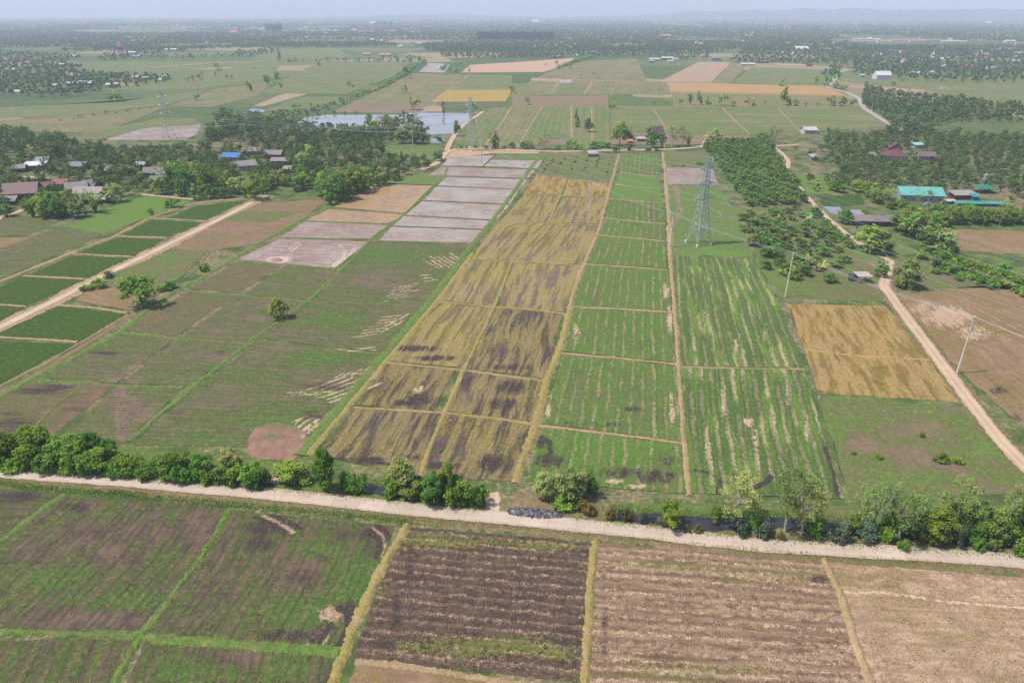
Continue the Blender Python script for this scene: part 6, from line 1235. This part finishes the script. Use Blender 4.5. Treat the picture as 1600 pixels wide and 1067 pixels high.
def pole(px, yb, yt, label, r=.2, arms=1, yaw=0.0):
    h = height(px, yb, yt); p = G(px, yb); o = tag(empty('utility_pole', (p[0], p[1], 0), yaw), label, 'utility pole', 'concrete utility poles')
    MB().bar((0, 0, -.2), (0, 0, h), r, r * .62, 8).build('pole', POLEM, o); tops = []
    for k in range(arms):
        z = h - .5 - k * 1.9; MB().box((0, 0, z), (2.0, .12, .14)).bar((.8, 0, z - .05), (0, 0, z - .7), .04).bar((-.8, 0, z - .05), (0, 0, z - .7), .04).build('cross_arm', STEEL, o)
        for x in (-.9, 0 if k == 0 else .45, .9): MB().bar((x, 0, z + .07), (x, 0, z + .33), .07, .05, 6).build('insulator', INS, o)
    ca, sa = math.cos(yaw), math.sin(yaw); z = h - .5 + .33
    return [np.array((p[0] + x * ca, p[1] + x * sa, z)) for x in (-.9, 0, .9)]
ya = math.atan2(d1[1], d1[0]) + PI / 2
PP = [(1495, 583, 494, 'concrete utility pole with stepped brackets beside the dirt road', 3), (1227, 464, 394, 'leaning white utility pole at the corner of the orchard', 1), (1047, 386, 333, 'white utility pole on the straw bund near the tall pylon', 1), (921, 331, 283, 'white utility pole in the golden field', 1), (819, 283, 256, 'thin utility pole in the flooded paddies', 1), (752, 256, 219, 'pale utility pole in the flooded paddy below the pond pylon', 1)]
tp = [pole(px, yb, yt, lb, (.24, .26, .28, .32, .34, .4)[i], ar, ya) for i, (px, yb, yt, lb, ar) in enumerate(PP)]
for i in range(len(tp) - 1):
    for a, b in zip(tp[i], tp[i + 1]): wire(a, b, 1.4, .028, 'power_cable', 'thin wire strung between the white utility poles', 'cable', 'thin wires of the pole line', 10)
ext = [t + np.array((d1[0] * 75, d1[1] * 75, 0)) for t in tp[0]]
q_ = G(1495, 583) + d1 * 75
o = tag(empty('utility_pole', (q_[0], q_[1], 0), ya), 'utility pole beyond the right picture edge', 'utility pole', 'concrete utility poles'); MB().bar((0, 0, -.2), (0, 0, tp[0][0][2] + .2), .2, .13, 8).build('pole', POLEM, o); MB().box((0, 0, tp[0][0][2] - .33), (2, .12, .14)).build('cross_arm', STEEL, o)
for a, b in [(tp[0][1], ext[1])]: wire(b, a, 1.2, .02, 'power_cable', 'thin wire strung between the white utility poles', 'cable', 'thin wires of the pole line', 10)
LP = [(47, 215, 195, 'utility pole furthest left beyond the village trees'), (158, 217, 199, 'utility pole at the edge of the drained muddy pond'), (386, 227, 194, 'utility pole behind the village roofs'), (516, 217, 200, 'utility pole in front of the pond trees'), (646, 240, 204, 'utility pole on the grass clearing by the pond')]
tl = [pole(px, yb, yt, lb, .24, 1, yw(d2)) for px, yb, yt, lb in LP]
for i in range(len(tl) - 1):
    for a, b in zip(tl[i], tl[i + 1]): wire(a, b, 1.6, .05, 'power_cable', 'thin wire along the village poles', 'cable', 'thin wires of the village poles', 12)
for a, b in zip(tl[-1], tp[-1]): wire(a, b, 1.4, .05, 'power_cable', 'thin wire along the village poles', 'cable', 'thin wires of the village poles', 12)
for px, yb, yt, lb in [(1361, 176, 165, 'left of two poles beside the grey lane'), (1377, 184, 172, 'right of two poles beside the grey lane'), (1038, 233, 218, 'pole on the back road before the grove')]: pole(px, yb, yt, lb, .22, 1, .4)
# ---------------------------------------------------------------- woods
VIL = [(-60, 340), (-60, 215), (10, 206), (60, 218), (105, 222), (150, 240), (220, 240), (280, 238), (318, 232), (330, 205), (345, 184), (400, 186), (440, 204), (560, 207), (600, 225), (592, 252), (668, 256), (680, 262), (640, 272), (600, 292), (560, 306), (515, 322), (497, 305), (440, 300), (425, 303), (400, 312), (330, 312), (300, 308), (222, 300), (200, 308), (165, 325), (135, 345), (60, 343)]
CAN = [c for c in KEEP]
CLEAR = [tuple(G(*p)) + (r,) for p, r in [((20, 330), 6), ((60, 278), 9), ((30, 276), 9), ((350, 230), 16), ((370, 232), 14), ((165, 222), 6), ((440, 300), 9), ((470, 305), 8)]]
P = scatter(VIL, 7.0, 21, CAN + CLEAR); P = P[np.argsort(np.hypot(P[:, 0], P[:, 1]))]
edge = Mass(31); rest = []
for i, p in enumerate(P):
    r = rt.random()
    if i < 70:
        k = 'bamboo' if (r < .22) else 'dark' if r < .45 else 'pale' if r < .55 else 'euc' if r < .62 else 'broad' if r < .93 else 'palm' if r < .96 else 'bush'
        plant(k, p, {'bamboo': 9.5, 'palm': 10, 'euc': 9, 'bush': 3.5}.get(k, 7.6) * rt.uniform(.75, 1.3), '%s in the wood around the left village' % {'bamboo': 'feathery bamboo clump', 'dark': 'dark green leafy tree', 'pale': 'pale green leafy tree', 'euc': 'thin grey green tree', 'broad': 'mid green leafy tree', 'palm': 'tall palm', 'bush': 'low bush'}[k], 'trees around the left village', 1.1)
    else: rest.append(p)
edge.add(np.array(rest), 8.4, 130, .48)
for px, yb, yt, wp, k, lb in [(90, 256, 224, 34, 'flame', 'flame tree covered in orange blossom above the village roofs'), (122, 250, 231, 16, 'flame', 'smaller orange tinged tree right of the flame tree'), (62, 338, 308, 26, 'bamboo', 'front bamboo clump left of the barn'), (82, 342, 300, 34, 'broad', 'tall front tree before the barn'), (105, 342, 302, 30, 'bamboo', 'front bamboo clump beside the barn'), (45, 335, 310, 22, 'bamboo', 'leftmost front bamboo clump'), (122, 335, 312, 22, 'dark', 'dark front tree touching the barn'), (160, 240, 217, 24, 'dark', 'round dark tree standing out above the village wood'), (80, 224, 209, 14, 'dark', 'dark oval tree at the far edge of the village'), (110, 280, 252, 18, 'palm', 'tall coconut palm left of the grey house'), (95, 278, 250, 18, 'palm', 'leaning coconut palm among the roofs'), (198, 286, 256, 24, 'palm', 'spreading palm left of the purplish grey house'), (214, 282, 262, 18, 'palm', 'shorter palm beside the spreading one'),
    (270, 300, 252, 44, 'bamboo', 'great bamboo clump right of the purplish grey house'), (300, 306, 250, 46, 'bamboo', 'great bamboo clump in the middle of the wood'), (330, 305, 258, 44, 'bamboo', 'great bamboo clump below the blue roof'), (482, 275, 228, 36, 'pale', 'tall yellow green conical tree behind the fallow plot'), (530, 318, 268, 48, 'dark', 'big dark tree at the head of the green bund'), (560, 306, 262, 36, 'broad', 'leafy tree right of the big dark tree'), (518, 322, 300, 20, 'bright', 'bright bush at the foot of the big dark tree')]:
    tree(k, px, yb, yt, lb, None, wp)
for n, (px, yb, yt, wp, k) in enumerate([(578, 208, 176, 16, 'broad'), (600, 213, 178, 26, 'pale'), (612, 216, 184, 16, 'dark'), (640, 226, 192, 26, 'pale'), (655, 227, 196, 22, 'dark'), (628, 226, 200, 22, 'broad'), (585, 216, 190, 22, 'broad'), (560, 216, 194, 20, 'euc'), (540, 218, 198, 26, 'dark'), (470, 196, 180, 18, 'dark'), (487, 202, 186, 16, 'broad'), (455, 198, 182, 16, 'euc'), (420, 196, 178, 22, 'broad'), (400, 200, 180, 24, 'dark'), (350, 210, 183, 26, 'dark'), (372, 206, 182, 24, 'dark'), (336, 222, 196, 18, 'dark'), (500, 214, 196, 20, 'dark'), (520, 216, 200, 20, 'broad'), (668, 222, 207, 14, 'bush'), (685, 224, 210, 14, 'bush'), (430, 206, 186, 18, 'dark')]):
    tree(k, px, yb, yt, 'tree standing before the pond water, behind the village wood', 'trees along the near pond bank', wp)
# right hand wood
RW = [(1275, 300), (1262, 286), (1300, 282), (1320, 272), (1300, 262), (1275, 258), (1262, 246), (1290, 232), (1290, 212), (1340, 215), (1400, 208), (1480, 212), (1540, 215), (1700, 220), (1700, 352), (1600, 356), (1480, 350), (1470, 365), (1440, 380), (1405, 352), (1398, 345), (1400, 330), (1350, 310), (1348, 302)]
CLR = [tuple(G(*p)) + (r,) for p, r in [((1432, 318), 9), ((1460, 316), 9), ((1405, 256), 8), ((1425, 240), 14), ((1412, 250), 9), ((1440, 222), 10), ((1520, 310), 12), ((1550, 308), 10), ((1540, 318), 9), ((1510, 319), 9), ((1495, 312), 8), ((1590, 325), 9), ((1575, 312), 8), ((1556, 320), 6), ((1290, 245), 12), ((1310, 292), 6)]]
P = scatter(RW, 6.3, 23, CAN + CLR); P = P[np.argsort(np.hypot(P[:, 0], P[:, 1]))]; rest = []
for i, p in enumerate(P):
    r = rt.random()
    if i < 66:
        k = 'dark' if r < .2 else 'broad' if r < .5 else 'pale' if r < .62 else 'euc' if r < .7 else 'bush' if r < .88 else 'banana' if r < .95 else 'palm'
        plant(k, p, {'euc': 7.5, 'bush': 3.2, 'banana': 3.2, 'palm': 8}.get(k, 5.4) * rt.uniform(.7, 1.35), '%s in the gardens around the turquoise roofed house' % {'dark': 'dark green leafy tree', 'pale': 'pale green leafy tree', 'euc': 'thin grey green tree', 'broad': 'mid green leafy tree', 'palm': 'palm', 'bush': 'low bush', 'banana': 'banana plant'}[k], 'trees around the turquoise roofed house', 1.25)
    else: rest.append(p)
if rest: edge.add(np.array(rest), 6.6, 120, .52)
for px in range(1478, 1640, 17): tree('dark', px, 352 + rt.uniform(-3, 3), 326 + rt.uniform(-3, 4), 'dense dark tree in the row behind the bare pinkish plot', 'dark tree row behind the bare plot', 26)
# tree strip along the far lane and further belts: one wood each
def belt(poly, sp, h, seed, cn=24, wide=.55): edge.add(scatter(poly, sp, seed), h, cn, wide)
belt([(1345, 166), (1352, 136), (1385, 146), (1430, 150), (1500, 157), (1560, 166), (1700, 172), (1700, 196), (1500, 192), (1410, 204), (1395, 200), (1375, 180)], 7.5, 7.5, 41, 40)
belt([(1380, 215), (1395, 200), (1420, 205), (1455, 202), (1450, 214)], 8, 8, 42, 40)
belt([(430, 206), (430, 186), (470, 192), (485, 204), (520, 206), (560, 205), (600, 205), (600, 188), (640, 186), (668, 212), (668, 226), (600, 224), (540, 207)], 8, 7.5, 43, 40)
belt([(440, 180), (442, 174), (520, 176), (560, 178), (520, 180), (478, 183)], 8, 5, 44)
belt([(-60, 152), (0, 150), (95, 156), (160, 143), (265, 130), (268, 122), (180, 118), (110, 114), (-60, 118)], 10, 8, 45, 26); belt([(-60, 116), (110, 112), (125, 106), (100, 100), (0, 96), (-60, 96)], 12, 9, 46, 22); belt([(150, 98), (255, 92), (250, 80), (165, 84)], 18, 9, 47, 20)
belt([(-60, 95), (100, 98), (130, 90), (0, 82), (-60, 82)], 16, 9, 70, 18)
belt([(690, 92), (880, 93), (880, 80), (760, 74), (688, 82)], 13, 9, 48, 22); belt([(930, 92), (1060, 89), (1060, 77), (960, 76), (880, 80), (890, 90)], 15, 9, 49, 20); belt([(1060, 95), (1110, 94), (1110, 80), (1060, 80)], 16, 9, 50, 20); belt([(1140, 99), (1340, 104), (1340, 84), (1160, 80)], 14, 9, 51, 20)
belt([(1335, 118), (1440, 128), (1500, 131), (1640, 128), (1640, 72), (1330, 74)], 12.5, 9, 52, 20); belt([(1300, 122), (1306, 108), (1298, 106), (1292, 120)], 8, 7, 53, 24)
belt([(380, 90), (410, 88), (440, 80), (420, 77), (365, 82)], 16, 8, 54, 20); belt([(250, 96), (380, 90), (370, 84), (250, 90)], 24, 8, 55, 18); belt([(470, 98), (650, 100), (650, 90), (600, 92), (520, 95)], 22, 7, 56, 20)
edge.build('far_woodland', LEAF['far'], 'belts of trees and orchards behind the fields')
fm = Mass(61); gd = np.random.RandomState(62)
for y0, y1, sp, h, cn, thr in [(1850, 2700, 15, 10, 15, .46), (2700, 4000, 22, 11, 11, .44), (4000, 6500, 36, 13, 8, .40), (6500, 11000, 66, 16, 6, .34)]:
    n = int((y1 - y0) * 1.8 * (y0 + y1) / 2 / sp ** 2); Y = gd.uniform(y0, y1, n); X = gd.uniform(-.9, .9, n) * Y
    m = vnoise(X, Y, 240 + y0 * .04, 5) * .7 + vnoise(X, Y, 90, 6) * .15 + vnoise(X, Y * .5, 700, 7) * .25
    ok = m > thr; fm.add(np.c_[X, Y][ok], h, cn, .8)
fm.build('distant_woodland', LEAF['far'], 'hazy scattered woods reaching to the horizon')
cm = Mass(63); cm.add(scatter([(748, 64), (862, 65), (864, 60), (745, 59)], 11, 64), 23, 22, .34); cm.add(scatter([(416, 51), (440, 52), (440, 48), (415, 48)], 26, 65), 36, 14, .3); cm.add(scatter([(585, 41), (613, 41), (613, 39), (585, 39)], 40, 66), 26, 14, .4)
cm.build('conifer_plantation', LEAF['conifer'], 'dark stand of tall plantation trees in the distance')
# roadside weeds: low leafy growth nobody could count
def weeds(pts, width, h, dens, mat, label, seed, size=.32, name='roadside_weeds'):
    g = np.random.RandomState(seed); Q, s = smooth_line(G([p[0] for p in pts], [p[1] for p in pts]), .25); n = int(s[-1] * width * dens); i = g.randint(0, len(Q) - 1, n)
    T = np.gradient(Q, axis=0); T /= np.linalg.norm(T, axis=1)[:, None]; N = np.stack([-T[:, 1], T[:, 0]], 1); c = Q[i] + N[i] * (g.randn(n) * width * .32)[:, None] + g.uniform(-.2, .2, (n, 2))
    hh = h * (.25 + 1.2 * vnoise(c[:, 0], c[:, 1], 1.6, seed) ** 2 + .5 * vnoise(c[:, 0], c[:, 1], 6, seed + 1) ** 2); C = np.c_[c, .08 + hh * g.rand(n)]
    V, q, t = cards(C, unit(g.randn(n, 3)) + np.array([0, 0, .6]), size * g.uniform(.6, 1.3, n), g, .6, np.clip(.6 * vnoise(c[:, 0], c[:, 1], 2.5, seed + 2) + .4 * g.rand(n), 0, 1))
    V[:, 2] = np.maximum(V[:, 2], .02); tag(obj(name, mk(name, V, q, mat, [('tint', 'FLOAT', t)])), label, 'weeds', kind='stuff')
weeds([(-60, 751), (0, 756), (100, 766), (200, 773), (300, 783), (400, 793), (500, 801), (600, 811), (645, 817)], 2.0, .62, 26, LEAF['weed'], 'lush green weeds along the near edge of the concrete road', 71)
weeds([(640, 812), (800, 823), (950, 838), (1100, 853), (1300, 870), (1600, 892)], 1.3, .5, 12, LEAF['rust'], 'dry brownish weeds along the near edge of the concrete road', 72, .26)
weeds([(-60, 722), (100, 738), (250, 752), (400, 764), (520, 774), (640, 787), (760, 799)], 1.8, .7, 14, LEAF['weed'], 'low weeds under the hedge beside the road', 73, .28)
weeds([(900, 812), (1000, 823), (1150, 840), (1300, 852), (1450, 861), (1640, 874)], 1.6, .8, 14, LEAF['bush'], 'low weeds under the eucalyptus row', 74, .28)
weeds([(530, 750), (600, 756), (660, 764), (750, 782)], 3.2, .9, 12, LEAF['weed'], 'reeds and grass along the ditch', 75, .3); weeds([(960, 796), (1060, 806), (1200, 806), (1330, 816), (1500, 830), (1640, 845)], 3.0, .9, 12, LEAF['weed'], 'reeds and grass along the far ditch bank', 76, .3)
weeds([(362, 793), (340, 830), (312, 875), (250, 960), (215, 1000), (175, 1075)], 1.1, .5, 26, LEAF['weed'], 'grass growing along the bund between the weedy fields', 77, .24, 'bund_grass')
for n, (px, yb, yt, wp, k) in enumerate([(1335, 838, 800, 34, 'dark'), (1420, 842, 792, 40, 'dark'), (1440, 848, 802, 34, 'broad'), (1475, 842, 786, 44, 'dark'), (1512, 848, 796, 40, 'broad'), (1555, 852, 800, 40, 'dark'), (1580, 850, 790, 44, 'broad'), (1620, 858, 800, 50, 'dark'), (1500, 834, 772, 40, 'euc'), (1430, 828, 778, 34, 'euc'), (1385, 838, 800, 30, 'bush'), (1270, 838, 812, 30, 'bush'), (1180, 834, 806, 26, 'bush'), (1525, 862, 842, 26, 'bush'), (1410, 862, 844, 22, 'bush')]):
    tree(k, px, yb, yt, 'dark green growth filling the gaps under the eucalyptus row', 'undergrowth of the eucalyptus row', wp)
# ---------------------------------------------------------------- distant hills and the air
def hills(name, d, prof, label):
    V = []; n = len(prof); g = np.random.RandomState(9)
    for k, (px, hm) in enumerate(prof):
        a = math.atan((px - 800) / 1180.0)
        for dd, f in ((-900, 0), (-400, .5), (0, 1), (500, .7), (1400, 0)): V.append((math.sin(a) * (d + dd), math.cos(a) * (d + dd), hm * f * g.uniform(.93, 1.07)))
    i = np.arange(n * 5).reshape(n, 5); tag(obj(name, mk(name, np.array(V), np.stack([i[:-1, :-1], i[1:, :-1], i[1:, 1:], i[:-1, 1:]], -1).reshape(-1, 4)[:, ::-1], plain('wooded_hill', A(74, 92, 64), .95, .3, .002), (), True)), label, kind='structure')
gh = np.random.RandomState(77)
xs = np.arange(-300, 1901, 25)
e1 = [(450, 20), (560, 60), (610, 90), (700, 110), (780, 80), (850, 45), (950, 70), (1040, 110), (1080, 150), (1130, 160), (1200, 185), (1280, 200), (1400, 180), (1500, 195), (1600, 180), (1800, 120), (1900, 60)]
hills('hills', 9600, [(x, float(np.interp(x, [p[0] for p in e1], [p[1] for p in e1])) * .62 * (1 + .07 * gh.randn())) for x in xs if x >= 450], 'faint hills on the hazy horizon')
hz = NT('haze')
vp = hz.n('ShaderNodeVolumePrincipled'); vp.inputs['Density'].default_value = HAZE_DENSITY; vp.inputs['Color'].default_value = HAZE_COLOR + (1,); vp.inputs['Anisotropy'].default_value = 0.0
hz.t.links.new(vp.outputs[0], hz.o.inputs['Volume'])
hb = MB().box((0, 6000 - 250, 209), (25800, 14000, 420)); o = hb.build('haze', hz.m); tag(o, 'pale blue haze hanging over the whole plain', 'haze', kind='stuff')
